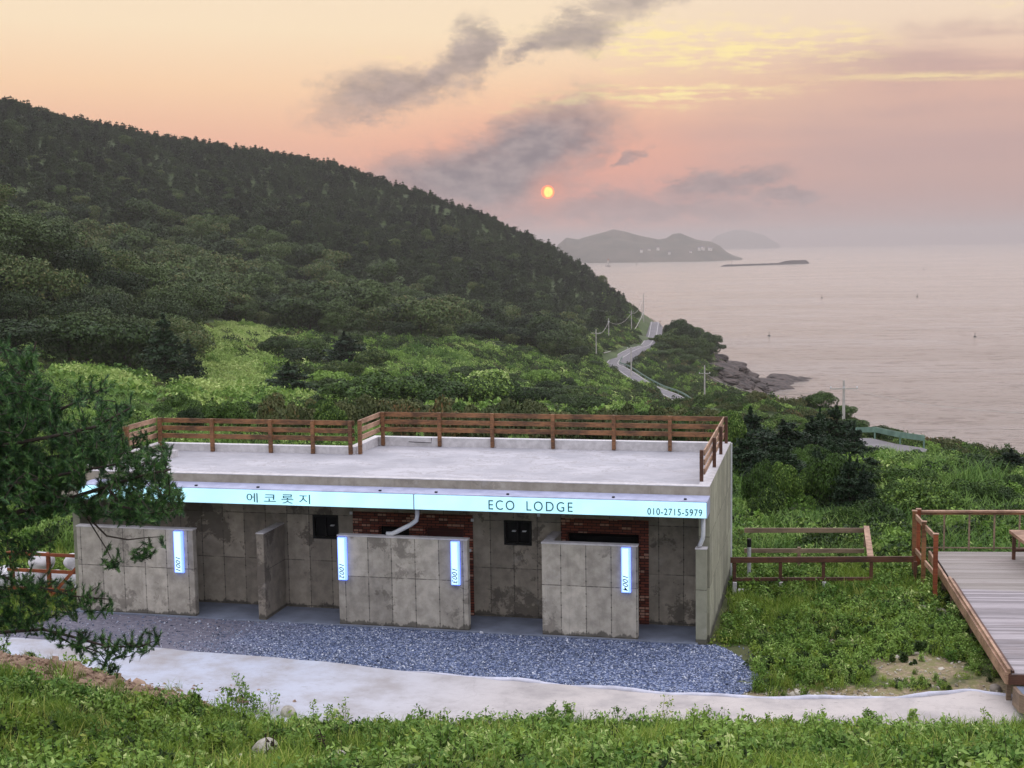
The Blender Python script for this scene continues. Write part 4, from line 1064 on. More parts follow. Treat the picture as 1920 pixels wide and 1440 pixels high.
# breakwater
mb = MB(); a = at_dist(1353, 460, 3950); b = at_dist(1516, 460, 4280)
pts = [a + (b - a) * f for f in np.linspace(0, 1, 30)]
vs = []; fs = []
for i, p in enumerate(pts):
    f = i / 29; h_ = (5.2 + 6.5 * sst(f, 0.62, 0.75) + hr.uniform(-0.5, 0.5)) * (0.4 if i in (0, 29) else 1)
    vs += [(p[0] - 4, p[1] - 16, SEA - 1), (p[0], p[1] - 5, SEA + h_), (p[0], p[1] + 5, SEA + h_), (p[0] + 4, p[1] + 16, SEA - 1)]
for i in range(29):
    for j in range(3): fs.append((i * 4 + j, (i + 1) * 4 + j, (i + 1) * 4 + j + 1, i * 4 + j + 1))
mb.add(vs, fs); bw = mb.build('breakwater', M_black); tag(bw, 'long low rubble breakwater lying off the island', 'breakwater')
def beacon(px, D, h, rad, label):
    p = at_dist(px, 460, D); e = empty('beacon_tower', (p[0], p[1], SEA), label, 'beacon')
    MB().tube([(p[0], p[1], SEA - 2), (p[0], p[1], SEA + 3)], rad * 3.5, 12).build('base', M_rock, e)
    MB().tube([(p[0], p[1], SEA + 3), (p[0], p[1], SEA + h * 0.8)], [rad * 1.3, rad * 0.8], 12).build('tower', M_polecon, e)
    MB().tube([(p[0], p[1], SEA + h * 0.8), (p[0], p[1], SEA + h * 0.83), (p[0], p[1], SEA + h)], [rad * 1.5, rad * 1.5, rad * 0.5], 10).build('lantern', M_red, e)
beacon(1140, 4250, 24, 2.6, 'small beacon tower on its own rock left of the island tip')
beacon(1372, 3990, 15, 1.4, 'tiny beacon at the left end of the breakwater')
for i, (px, py) in enumerate([(1732, 506), (1193, 497), (1720, 557), (1541, 559), (1442, 630), (1828, 632)]):
    g = on_z(px, py, SEA); e = empty('buoy', tuple(g), ['marker buoy far out near the right edge', 'marker buoy between the beacon rock and the island', 'float right of the middle of the bay', 'float in the middle of the bay', 'dark float nearest above the headland rocks', 'float near the right edge, closer in'][i], 'buoy', 'buoys in the bay')
    s_ = 0.9 + 0.0006 * np.linalg.norm(g - CAM)
    MB().tube([g - [0, 0, 0.5], g + [0, 0, 0.1], g + [0, 0, 0.5 * s_]], [0.5 * s_, 0.8 * s_, 0.5 * s_], 10).build('float', M_black, e)
    MB().tube([g + [0, 0, 0.5 * s_], g + [0, 0, 2.2 * s_]], 0.12 * s_, 6).build('mast', M_black, e)
# rocks of the headland
def rocks(lst, name, label, group, m_):
    for (px, D, w, h_, dz) in lst:
        g = ground_at(px, D); g[2] = max(g[2], SEA - 1) + dz
        rr = np.random.default_rng(int(px * 7 + D)); 
        import bmesh
        bm = bmesh.new(); bmesh.ops.create_icosphere(bm, subdivisions=4, radius=1)
        for v in bm.verts:
            c = np.array(v.co); n_ = float(fbm(np.array([c[0] * 1.3 + c[2] + px]), np.array([c[1] * 1.3 - c[2] * .7]), 5, 3)[0])
            n_ = round(n_ * 7) / 7 * 0.4 + n_ * 0.6
            v.co = v.co * (1 + 1.5 * n_)
            v.co.x *= w / 2; v.co.y *= w / 2 * 1.1; v.co.z *= h_ / 2
        me_ = bpy.data.meshes.new(name); bm.to_mesh(me_); bm.free(); me_.materials.append(m_)
        o = link(name, me_, None, tuple(g)); tag(o, label, 'rock', group)
M_shore = simple('shore_rock', lin(88, 76, 70), lin(52, 46, 44), 0.35, 0.9, 0.9, 0.6)
rr0 = np.random.default_rng(64)
rocks([(px + rr0.normal(0, 5), D + rr0.normal(0, 5), w * rr0.uniform(0.7, 1.2), h_ * rr0.uniform(0.7, 1.2), dz) for px, D, w, h_, dz in [(1345, 640, 14, 5, 0), (1358, 648, 14, 5, 0), (1370, 655, 15, 5, 0), (1384, 658, 16, 5, 0), (1396, 662, 18, 5, 0), (1408, 664, 18, 5, 0), (1420, 668, 20, 6, 0), (1434, 672, 20, 6, 0), (1446, 676, 20, 6, 0), (1458, 684, 18, 5.5, 0), (1470, 688, 16, 4.5, 0), (1480, 694, 14, 4, 0), (1490, 698, 10, 3, 0), (1500, 702, 7, 2.5, 0), (1506, 704, 4, 2, 0), (1372, 635, 14, 5, 0), (1390, 640, 15, 5, 0), (1408, 645, 16, 4.5, 0), (1425, 650, 16, 4.5, 0), (1440, 656, 15, 4.5, 0), (1452, 664, 14, 4, 0), (1468, 674, 10, 3, 0), (1400, 622, 10, 3, 0), (1418, 630, 9, 3, 0), (1434, 636, 7, 2.5, 0), (1380, 672, 12, 5, 0), (1400, 680, 14, 4.5, 0), (1425, 686, 14, 4.5, 0), (1450, 692, 12, 4, 0), (1335, 600, 12, 5, 0), (1348, 590, 12, 5, 0), (1360, 580, 11, 4, 0), (1350, 560, 10, 4, 0), (1372, 590, 12, 4, 0), (1385, 600, 12, 4, 0), (1366, 555, 10, 3.5, 0), (1382, 570, 10, 3.5, 0), (1395, 580, 10, 3.5, 0), (1398, 600, 12, 4, 0)]],
      'shore_rock', 'dark weathered rock of the low spit running into the sea', 'rocks of the headland spit', M_shore)

# ------------------------------------------------------------------ utility poles and their cables
POLES = []
def pole(px, D, top_py, label, arms=((0.88, 2.4),), adir=None, base_sink=1.0):
    g = ground_at(px, D); tz = at_dist(px, top_py, D)[2]; h_ = max(tz - g[2], 7)
    e = empty('utility_pole', tuple(g), label, 'utility pole', 'utility poles along the road')
    MB().tube([g - [0, 0, base_sink], g + [0, 0, h_]], [0.27, 0.17], 10).build('pole', M_polecon, e)
    ad = unit(np.array(adir if adir is not None else (1.0, 0.15, 0))); ends = []
    for f, w in arms:
        z = h_ * f; a_ = g + ad * (-w / 2) + [0, 0, z]; b_ = g + ad * (w / 2) + [0, 0, z]
        MB().beam(a_ + [0, -0.15, 0], b_ + [0, -0.15, 0], 0.12, 0.16).build('crossarm', M_polecon, e)
        for q in (0.04, 0.5, 0.96):
            p = a_ + (b_ - a_) * q + [0, -0.15, 0.08]
            MB().tube([p, p + [0, 0, 0.12], p + [0, 0, 0.3]], [0.06, 0.1, 0.05], 6).build('insulator', M_white, e)
    POLES.append((g, h_)); return e
pole(1116, 515, 617, 'concrete pole left of the road bend, beside the dark round tree', ((0.86, 3.4),))
pole(1140, 590, 597, 'concrete pole behind the first one, with one long arm to the right', ((0.83, 0.6),))
pole(1182, 452, 651, 'concrete pole at the roadside below the bend, its arm reaching left', ((0.97, 2.6),))
pole(1183, 690, 581, 'tall concrete pole on the hill foot above the bend, arm to the right', ((0.9, 2.6),))
pole(1203, 800, 570, 'left pole of the close pair where the road rounds the hill', ((0.8, 2.0),))
pole(1206, 760, 550, 'right and taller pole of the close pair where the road rounds the hill', ((0.9, 4.5), (0.72, 4.5)))
pole(1321, 385, 685, 'concrete cross-shaped pole seaward of the long guardrail', ((0.82, 3.2),))
pole(1585, 205, 725, 'single concrete cross-shaped pole standing against the bay', ((0.82, 4.2),))
def cable(a, b, sag, r, name, label, grp):
    pts = [a + (b - a) * t_ - np.array([0, 0, 4 * sag * t_ * (1 - t_)]) for t_ in np.linspace(0, 1, 14)]
    tag(MB().tube(pts, r, 5, False).build(name, M_polecon, None), label, 'cable', grp)
def ptop(i, f=0.86): return POLES[i][0] + np.array([0, 0, POLES[i][1] * f])
cable(ptop(0), ptop(1), 2.0, 0.07, 'power_cable', 'thin cable from the first pole to the one behind it', None)
cable(ptop(1), ptop(3), 3.0, 0.07, 'power_cable', 'thin cable rising from the second pole to the hill foot', None)
cable(ptop(0, 0.2) + [3, 0, 0], ptop(5, 0.35), 5.0, 0.16, 'power_cable', 'thick pale cable slung from the hill foot down to the bend', None)
cable(ptop(3), ptop(5), 3.0, 0.07, 'power_cable', 'thin cable along the hill foot to the pair of poles', None)
pe = at_dist(1990, 775, 190)
cable(ptop(7, 0.83), pe, 1.0, 0.03, 'power_cable', 'thin cable leaving the single pole to the right over the bay', None)
cable(ptop(7, 0.83), ptop(6, 0.83), 3.0, 0.03, 'power_cable', 'thin cable from the single pole back towards the road', None)

# ------------------------------------------------------------------ the lodge
LO = (-8.2, 3.6, 0.0)
lodge = empty('concrete_lodge', LO, 'low flat-roofed raw concrete lodge with brick doorways and a lit blue sign', 'building')
def wall_holes(x0, x1, z0, z1, y0, y1, holes):
    xs = sorted({x0, x1, *[h[0] for h in holes], *[h[1] for h in holes]}); zs = sorted({z0, z1, *[h[2] for h in holes], *[h[3] for h in holes]})
    xs = [v for v in xs if x0 <= v <= x1]; zs = [v for v in zs if z0 <= v <= z1]; mb = MB()
    full = lambda i, j: not (0 <= i < len(xs) - 1 and 0 <= j < len(zs) - 1) and None
    def occ(i, j):
        if not (0 <= i < len(xs) - 1 and 0 <= j < len(zs) - 1): return False
        cx, cz = (xs[i] + xs[i + 1]) / 2, (zs[j] + zs[j + 1]) / 2
        return not any(h[0] < cx < h[1] and h[2] < cz < h[3] for h in holes)
    for i in range(len(xs) - 1):
        for j in range(len(zs) - 1):
            if not occ(i, j): continue
            a, b, c, d = xs[i], xs[i + 1], zs[j], zs[j + 1]
            mb.add([(a, y0, c), (b, y0, c), (b, y0, d), (a, y0, d)], [(0, 1, 2, 3)])
            mb.add([(a, y1, c), (b, y1, c), (b, y1, d), (a, y1, d)], [(3, 2, 1, 0)])
            if not occ(i - 1, j): mb.add([(a, y0, c), (a, y1, c), (a, y1, d), (a, y0, d)], [(3, 2, 1, 0)])
            if not occ(i + 1, j): mb.add([(b, y0, c), (b, y1, c), (b, y1, d), (b, y0, d)], [(0, 1, 2, 3)])
            if not occ(i, j - 1): mb.add([(a, y0, c), (b, y0, c), (b, y1, c), (a, y1, c)], [(3, 2, 1, 0)])
            if not occ(i, j + 1): mb.add([(a, y0, d), (b, y0, d), (b, y1, d), (a, y1, d)], [(0, 1, 2, 3)])
    return mb
YF = 1.30
W1 = (-10.15, -9.46, 1.88, 2.50); W2 = (-5.10, -4.40, 1.90, 2.52)
B1 = (-9.06, -5.90, -0.5, 2.62); B2 = (-3.66, -1.50, -0.5, 2.62)
wall_holes(-16.40, -0.20, -0.4, 3.40, YF, 1.55, [W1, W2, B1, B2]).build('facade_wall', M_facade, lodge)
for (bx, hs) in ((B1, [(-8.36, -7.56, -0.5, 2.27), (-7.14, -6.14, -0.5, 2.27)]), (B2, [(-3.50, -1.74, -0.5, 2.27)])):
    wall_holes(bx[0] + 0.002, bx[1] - 0.002, bx[2], bx[3] - 0.002, YF - 0.025, 1.54, hs).build('brick_surround', M_brick, lodge)
    for h_ in hs:
        rd = h_[0] == -7.14
        dr = MB().box(h_[0] + 0.01, h_[1] - 0.01, 1.44, 1.50, 0.05, 2.26).build('door', M_reddoor if rd else M_dark, lodge, 0.004)
        MB().box(h_[0] + 0.06, h_[1] - 0.06, 1.425, 1.438, 1.1, 2.16).build('pane', M_glass if not rd else M_reddoor, dr)
        MB().box(h_[1] - 0.13, h_[1] - 0.10, 1.39, 1.424, 1.0, 1.14).build('handle', M_metal, dr)
for wd in (W1, W2):
    a, b, c, d = wd
    f = MB()
    f.box(a, b, YF - 0.03, YF + 0.05, c, c + 0.05).box(a, b, YF - 0.03, YF + 0.05, d - 0.05, d).box(a, a + 0.05, YF - 0.03, YF + 0.05, c + 0.05, d - 0.05).box(b - 0.05, b, YF - 0.03, YF + 0.05, c + 0.05, d - 0.05).box((a + b) / 2 - 0.015, (a + b) / 2 + 0.015, YF - 0.02, YF + 0.05, c + 0.05, d - 0.05)
    w_ = f.build('window', M_black, lodge, 0.004)
    MB().box(a + 0.05, b - 0.05, YF + 0.06, YF + 0.08, c + 0.05, d - 0.05).build('pane', M_glass, w_)
    for x_ in ((a + b) / 2 + 0.18,) if wd is W1 else ((a + b) / 2 - 0.10, (a + b) / 2 + 0.16):
        MB().box(x_ - 0.045, x_ + 0.045, YF - 0.035, YF + 0.055, (c + d) / 2 + 0.03, (c + d) / 2 + 0.055).build('latch', M_pvc, w_)
MB().box(-16.40, -0.20, -0.30, YF, 3.10, 3.40).build('canopy_soffit', M_plain, lodge)
# roof: floor falls a little to the back, low kerbs all round
rf = MB()
rf.add([(-16.3, 0.45, 3.60), (-0.2, 0.45, 3.60), (-0.2, 7.05, 3.42), (-10.30, 7.05, 3.42), (-10.30, 5.0, 3.475), (-16.3, 5.0, 3.475)], [(0, 1, 2, 3, 4), (0, 4, 5)])
rf.build('roof_deck', M_roof, lodge)
def kerb(mb_, x0, x1, y0, y1, zt=3.69, zb=3.0): mb_.box(x0, x1, y0, y1, zb, zt)
k_ = MB(); k_.box(-16.50, 0.05, 0.25, 0.45, 3.402, 3.675).build('fascia', M_plain, lodge, 0.006)
MB().box(-16.50, 0.05, 0.247, 0.47, 3.675, 3.692).build('fascia_cap', M_cap, lodge)
MB().box(-0.20, 0.05, 0.45, 7.25, -1.6, 3.68).build('side_wall', M_side, lodge, 0.006)
MB().box(-0.20, 0.05, 0.25, 0.45, -1.0, 3.40).build('side_wall', M_side, lodge)
MB().box(-0.215, 0.053, 0.47, 7.25, 3.68, 3.694).build('wall_cap', M_cap, lodge)
MB().box(0.052, 0.09, 7.21, 7.30, -0.9, 3.66).build('corner_trim', M_pvc, lodge)
MB().box(-16.50, -16.30, 0.45, 5.20, -0.6, 3.68).build('side_wall', M_side, lodge, 0.006)
MB().box(-16.50, -16.30, 0.45, 5.20, 3.68, 3.694).build('wall_cap', M_cap, lodge)
bwl = MB(); bwl.box(-10.30, -0.20, 7.05, 7.25, -1.6, 3.67).box(-16.3, -10.50, 5.0, 5.2, -1.2, 3.67).box(-10.50, -10.30, 5.0, 7.25, -1.4, 3.67)
bwl.build('rear_wall', M_cap, lodge)
MB().box(-10.30, -0.215, 7.045, 7.25, 3.67, 3.690).box(-16.3, -10.50, 4.995, 5.2, 3.67, 3.690).box(-10.50, -10.30, 4.995, 7.25, 3.67, 3.690).build('kerb_cap', M_pvc, lodge)
MB().box(-15.32, -15.14, 0.47, 3.78, 3.45, 3.70).build('stair_kerb', M_cap, lodge, 0.006)
# screens in front of the doors
def screen(x0, x1, ret=None):
    MB().box(x0, x1, 0.0, 0.20, -0.35, 2.262).build('screen_wall', M_wall, lodge, 0.008)
    c = MB(); c.box(x0 - 0.01, x1 + 0.01, -0.012, 0.215, 2.262, 2.295)
    if ret:
        MB().box(ret[0], ret[1], 0.20, YF - 0.025, -0.3, 2.262).build('screen_wall', M_wall, lodge)
        c.box(ret[0] - 0.01, ret[1] + 0.01, 0.215, YF - 0.027, 2.262, 2.285)
    c.build('screen_cap', M_cap, lodge, 0.004)
screen(-16.13, -12.87); screen(-9.00, -5.70); screen(-3.88, -1.60, (-3.88, -3.66))
MB().box(-11.15, -10.95, 0.0, YF, -0.3, 2.24).build('screen_wall', M_facade, lodge, 0.008)
MB().box(-11.16, -10.94, -0.012, YF - 0.003, 2.24, 2.262).build('screen_cap', M_cap, lodge)
MB().box(-0.25, 0.0, 0.0, 0.247, -0.4, 2.255).build('wing_wall', M_side, lodge, 0.008)
MB().box(-0.262, 0.012, -0.012, 0.246, 2.255, 2.278).build('screen_cap', M_cap, lodge)
MB().box(-16.3, -0.20, -0.06, YF + 0.15, -0.3, 0.055).build('porch_floor', M_floor, lodge, 0.01)
# rain pipes
MB().tube([(-6.93, -0.02, 3.09), (-6.93, -0.02, 2.86), (-6.96, 0.0, 2.72), (-7.12, 0.03, 2.60), (-7.50, 0.10, 2.40), (-7.62, 0.10, 2.345), (-7.76, 0.10, 2.34)], 0.055, 12).build('rain_pipe', M_pvc, lodge, smooth=True)
MB().tube([(-0.075, 0.0, 3.09), (-0.075, 0.0, 2.62), (-0.085, 0.02, 2.52), (-0.15, 0.10, 2.36), (-0.17, 0.12, 2.31)], 0.05, 12).build('rain_pipe', M_pvc, lodge, smooth=True)
for x_, z_ in ((-9.09, 2.58), (-5.90, 2.50), (-5.98, 1.73), (-4.21, 2.68)):
    MB().box(x_ - 0.035, x_ + 0.035, YF - 0.07, YF - 0.026, z_ - 0.035, z_ + 0.035).build('junction_box', M_white, lodge, 0.005)
# roof clutter drawn on the kerb: little pipe by the rear kerb
MB().tube([(-9.35, 6.98, 3.56), (-8.65, 6.98, 3.54), (-8.65, 6.98, 3.68)], 0.012, 6).build('conduit', M_black, lodge)

# ------------------------------------------------------------------ sign box over the porch
def text_mesh(body, size, depth=0.006, spacing=1.0, shear=0.0, align='LEFT', word=1.0, offset=0.0):
    cu = bpy.data.curves.new('lettering', 'FONT'); cu.body = body; cu.size = size; cu.extrude = depth / 2
    cu.space_character = spacing; cu.space_word = word; cu.shear = shear; cu.align_x = align; cu.offset = offset
    o = bpy.data.objects.new('lettering', cu); COL.objects.link(o)
    dg = bpy.context.evaluated_depsgraph_get(); dg.update()
    me = bpy.data.meshes.new_from_object(o.evaluated_get(dg)); bpy.data.objects.remove(o); 
    n = len(me.vertices); co = np.empty(n * 3, np.float32); me.vertices.foreach_get('co', co)
    return me, co.reshape(-1, 3)
def fit_text(body, x0, x1, z0, z1, y, parent, m_, name='lettering', **kw):
    me, co = text_mesh(body, 1.0, **kw)
    mn, mx2 = co.min(0), co.max(0); sx = (x1 - x0) / (mx2[0] - mn[0]); sz = (z1 - z0) / (mx2[1] - mn[1])
    v = np.stack([x0 + (co[:, 0] - mn[0]) * sx, y - co[:, 2], z0 + (co[:, 1] - mn[1]) * sz], -1) - WPOS[parent.name]
    me.vertices.foreach_set('co', v.astype(np.float32).ravel()); me.update(); me.materials.clear(); me.materials.append(m_)
    o = link(name, me, parent); WPOS[o.name] = WPOS[parent.name]; return o
SX0, SX1, SY, SZ0, SZ1 = -15.7, 0.06, -0.52, 3.085, 3.475
sign = empty('lightbox_sign', (-7.8, -0.14, 3.085), 'long lit pale-blue sign box with the lodge name and telephone number', 'sign')
MB().box(SX0, SX1, SY + 0.03, 0.245, SZ0, SZ1).build('housing', M_metal, sign, 0.006)
MB().box(SX0 + 0.01, -6.865, SY, SY + 0.029, SZ0 + 0.015, SZ1 - 0.03).build('lit_panel', M_signlit, sign)
MB().box(-6.835, SX1 - 0.02, SY, SY + 0.029, SZ0 + 0.015, SZ1 - 0.03).build('lit_panel', M_signlit, sign)
MB().box(-6.862, -6.838, SY - 0.012, SY + 0.028, SZ0 + 0.005, SZ1 - 0.01).build('panel_joint', M_metal, sign)
fit_text('에코롯지', -11.12, -9.47, 3.145, 3.375, SY - 0.006, sign, M_text, spacing=1.55, offset=-0.004)
fit_text('ECO', -5.02, -4.40, 3.150, 3.375, SY - 0.006, sign, M_text, spacing=1.28, offset=-0.004)
fit_text('LODGE', -4.11, -3.02, 3.150, 3.375, SY - 0.006, sign, M_text, spacing=1.28, offset=-0.004)
fit_text('010-2715-5979', -1.29, -0.05, 3.145, 3.30, SY - 0.006, sign, M_text, spacing=1.12, offset=0.004)
for x_ in (-12.55, -10.9, -7.75, -6.35, -4.6, -2.1, -0.45):
    MB().box(x_ - 0.03, x_ + 0.03, -0.36, -0.30, SZ1, SZ1 + 0.03).build('bolt', M_black, sign)
# numbered lights
def number_light(x0, x1, num, label):
    z0, z1 = 1.18, 2.245; xm = (x0 + x1) / 2 - 0.012
    e = empty('number_light', (xm, 0, z0), label, 'wall light', None)
    MB().box(x0, x1, -0.075, -0.004, z0, z1).build('case', M_numblue, e, 0.012)
    MB().box(x0 + 0.03, x1 - 0.055, -0.088, -0.0755, z0 + 0.02, z1 - 0.02).build('lit_panel', M_numlit, e, 0.004)
    me, co = text_mesh(num, 1.0, shear=0.25, spacing=1.04, offset=0.002)
    mn, mx2 = co.min(0), co.max(0); L_ = 0.36; H_ = 0.12
    # runs downwards: text x -> -z, text y -> +x
    v = np.stack([xm - H_ / 2 + (co[:, 1] - mn[1]) / (mx2[1] - mn[1]) * H_, -0.0895 - co[:, 2], z0 + 0.05 + L_ - (co[:, 0] - mn[0]) / (mx2[0] - mn[0]) * L_], -1) - WPOS[e.name]
    me.vertices.foreach_set('co', v.astype(np.float32).ravel()); me.flip_normals() if hasattr(me, 'flip_normals') else None
    me.update(); me.materials.clear(); me.materials.append(M_numtext); link('numerals', me, e)
number_light(-13.37, -13.12, '1001', 'lit blue upright light marked 1001, on the leftmost screen wall beside the pine')
number_light(-8.98, -8.75, '1002', 'lit blue upright light marked 1002, on the left end of the middle screen wall')
number_light(-6.10, -5.88, '1003', 'lit blue upright light marked 1003, on the right end of the middle screen wall')
number_light(-1.97, -1.75, '1004', 'lit blue upright light marked 1004, on the screen wall nearest the telephone number')

# ------------------------------------------------------------------ roof railings
def railing(label, run, posts, zb, ztop, side, mt=M_rail, mr=M_rail, name='roof_railing', rails=(0, 0.225, 0.45), rh=0.135, pw=0.10):
    """run: polyline of the rails (x,y); posts: list of (x,y,zbottom)"""
    e = empty(name, (posts[0][0], posts[0][1], posts[0][2]), label, 'railing')
    for x_, y_, z_ in posts:
        MB().box(x_ - pw / 2, x_ + pw / 2, y_ - pw / 2, y_ + pw / 2, z_, ztop + 0.01).build('post', mt, e, 0.006)
    for dz_ in rails:
        m2 = MB()
        for a, b in zip(run[:-1], run[1:]):
            m2.beam((a[0], a[1], ztop - dz_ - rh / 2), (b[0], b[1], ztop - dz_ - rh / 2), 0.036, rh)
        m2.build('rail', mr, e, 0.004)
    return e
ZR = 4.43
railing('brown timber railing along the rear edge of the roof, right section', [(-10.22, 7.075), (-0.02, 7.075)], [(x_, 6.99, 3.44) for x_ in (-10.15, -8.40, -6.80, -5.00, -3.23, -1.63)], 3.4, ZR, 1)
railing('short brown railing joining the two rear sections of the roof', [(-10.24, 5.12), (-10.24, 7.05)], [(-10.17, 5.05, 3.48)], 3.4, ZR, 1, mr=M_rail2)
railing('brown timber railing along the rear edge of the roof, left section', [(-16.42, 5.025), (-10.32, 5.025)], [(x_, 4.94, 3.48) for x_ in (-16.30, -14.65, -12.84, -11.55, -10.42)], 3.4, ZR, 1)
railing('brown railing on the left edge of the roof, half behind the near pine', [(-16.44, 3.0), (-16.44, 4.98)], [(-16.36, 3.15, 3.50)], 3.4, ZR, 1, mr=M_rail2)
railing('pale-edged railing running along the right wall of the roof', [(-0.13, 0.92), (-0.13, 7.03)], [(-0.19, 0.86, 3.694), (-0.055, 2.9, 3.694), (-0.055, 5.0, 3.694), (-0.055, 6.96, 3.694)], 3.7, ZR, 1, mt=M_post, mr=M_rail2, pw=0.085)

# ------------------------------------------------------------------ timber deck at the right
DA = np.array([5.40, 6.62]); DB = np.array([6.10, -3.72])
du = np.array([math.cos(R(8.0)), math.sin(R(8.0))])       # along the boards
DZ = 0.90
def dk_(x_, y_, z_): return np.array([x_, y_, z_])
deck = empty('timber_deck', (DB[0], DB[1], 0.0), 'weathered grey timber deck at the right edge, reddish frame round it', 'deck')
mbd = MB(); Ld = float(np.linalg.norm(DA - DB)); nb = int((DA[1] - DB[1]) / 0.118)
for i in range(nb):
    f = i / nb; a = DB + (DA - DB) * f; b = DB + (DA - DB) * ((i + 0.93) / nb)
    z1_ = DZ + rng.normal(0, 0.0012); 
    A_, B_ = np.r_[a + du * 0.09, z1_], np.r_[b + du * 0.09, z1_]; A2, B2_ = np.r_[a + du * 7.5, z1_], np.r_[b + du * 7.5, z1_]
    dn = np.array([0, 0, -0.03])
    mbd.add([A_, A2, B2_, B_, A_ + dn, A2 + dn, B2_ + dn, B_ + dn], [(0, 1, 2, 3), (4, 7, 6, 5), (0, 4, 5, 1), (2, 6, 7, 3), (0, 3, 7, 4)])
def deck_mat():
    mt, tt = mat('deck_boards')
    p = tt.n('ShaderNodeNewGeometry').outputs['Position']
    ri = tt.n('ShaderNodeNewGeometry').outputs['Random Per Island']
    rot = tt.n('ShaderNodeVectorRotate', {'rotation_type': 'Z_AXIS'}, Vector=p, Angle=R(-8)).outputs[0]
    g = tt.noise(tt.vm('MULTIPLY', rot, (1.5, 26, 1)), 1.0, 6, 0.65)
    k = tt.noise(tt.vm('MULTIPLY', rot, (0.7, 1.5, 1)), 1.0, 5, 0.6)
    col = tt.mix(tt.smooth(tt.m('ADD', tt.m('MULTIPLY', g, 0.65), tt.m('MULTIPLY', ri, 0.35)), 0.25, 0.75), lin(118, 112, 113), lin(170, 162, 164))
    x, y, z = tt.sep(p)
    col = tt.mix(tt.m('MULTIPLY', tt.smooth(y, 2.6, 2.8), 0.45), col, lin(142, 134, 116))
    col = tt.mix(tt.m('MULTIPLY', tt.smooth(k, 0.5, 0.7), 0.35), col, lin(122, 108, 104))
    bsdf(tt, col, 0.75, g, 0.3, 0.006)
    return mt
mbd.build('boards', deck_mat(), deck)
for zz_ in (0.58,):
    m2 = MB(); m2.add([np.r_[DB + du * 0.05, DZ - 0.032], np.r_[DB + du * 7.5, DZ - 0.032], np.r_[DA + du * 7.5, DZ - 0.032], np.r_[DA + du * 0.05, DZ - 0.032]], [(0, 1, 2, 3)]); m2.build('gap_shade_sheet', M_dark, deck)  # near-black sheet added below the boards, standing in for shade in the gaps
MB().beam(np.r_[DB, 0.80], np.r_[DA, 0.80], 0.06, 0.24).build('side_beam', M_rail2, deck, 0.006)
MB().beam(np.r_[DB + du * 0.04, 0.945], np.r_[DA + (DB - DA) * 0.30 + du * 0.04, 0.945], 0.06, 0.10).build('kerb', M_rail2, deck, 0.006)
MB().beam(np.r_[DB + du * 0.115, 0.928], np.r_[DA + (DB - DA) * 0.30 + du * 0.115, 0.928], 0.05, 0.05).build('kerb', M_post, deck, 0.004)
MB().beam(np.r_[DB + du * 0.03, 0.78], np.r_[DB + du * 7.4, 0.78], 0.06, 0.20).build('end_beam', M_post, deck, 0.006)
MB().beam(np.r_[DA + du * 0.03, 0.80], np.r_[DA + du * 7.4, 0.80], 0.06, 0.18).build('end_beam', M_post, deck, 0.006)
for f in np.linspace(0.03, 0.95, 8):
    p = DB + (DA - DB) * f + du * 0.10; g_ = float(hgt(p[0], p[1]))
    MB().box(p[0] - 0.045, p[0] + 0.045, p[1] - 0.045, p[1] + 0.045, g_ - 0.3, 0.69).build('support_post', M_grey, deck)
m2 = MB()
for f in np.linspace(0.06, 0.97, 12): 
    p = DB + (DA - DB) * f; m2.cur = 0; m2.beam(np.r_[p + du * 0.06, 0.76], np.r_[p + du * 3, 0.76], 0.04, 0.12)
m2.build('joist', M_grey, deck)
# step at the near end
st = empty('step_box', (6.35, -4.0, 0.4), 'grey timber step box at the near end of the deck', 'step')
s0 = DB + np.array([0.10, -0.03]); nrm = np.array([du[1], -du[0]])
q = [s0, s0 + du * 4, s0 + du * 4 + nrm * 0.75, s0 + nrm * 0.75 + du * 0.22, s0 + nrm * 0.45]
m2 = MB(); vs = [np.r_[p, 0.66] for p in q] + [np.r_[p, 0.30] for p in q]; n = 5
m2.add(vs, [(4, 3, 2, 1, 0)[::-1]] + [(i, (i + 1) % n, n + (i + 1) % n, n + i)[::-1] for i in range(n)]); m2.build('box', M_grey, st, 0.01)
c_ = sum(q) / 5; m2 = MB(); vs = [np.r_[p + (c_ - p) * 0.04, 0.664] for p in q]; m2.add(vs, [(0, 1, 2, 3, 4)]); m2.build('tread', M_floor, st)

def brail(label, P0, P1, posts, z0, z1, up=True, name='deck_railing'): pass
rl = empty('deck_railing', (5.31, 3.9, 0.3), 'red-brown timber railing with square posts on the left side of the deck', 'railing')
for (x_, y_, zb_, m_) in ((5.33, 3.72, 0.30, M_red), (5.15, 5.2, 0.2, M_rail), (5.00, 6.60, 0.1, M_rail), (5.12, 6.85, 0.3, M_red)):
    MB().box(x_ - 0.055, x_ + 0.055, y_ - 0.055, y_ + 0.055, zb_, 2.0).build('post', m_, rl, 0.006)
    MB().box(x_ - 0.07, x_ + 0.07, y_ - 0.07, y_ + 0.07, 2.0, 2.02).build('post_cap', M_rail2, rl)
for zc_ in (1.86, 0.93):
    m2 = MB(); m2.beam((5.37, 3.76, zc_), (5.19, 5.16, zc_), 0.05, 0.13); m2.beam((5.19, 5.24, zc_), (5.04, 6.55, zc_), 0.05, 0.13); m2.build('rail', M_rail2, rl, 0.004)
rb = empty('deck_railing', (5.2, 6.9, 0.9), 'long pale handrail on thin uprights along the rear edge of the deck', 'railing')
ba = np.array([5.18, 6.83]); 
MB().beam(np.r_[ba, 1.95], np.r_[ba + du * 7, 1.97], 0.12, 0.05).build('handrail', M_rail2, rb, 0.005)
MB().beam(np.r_[ba, 1.89], np.r_[ba + du * 7, 1.91], 0.04, 0.06).build('handrail_support', M_rail, rb)
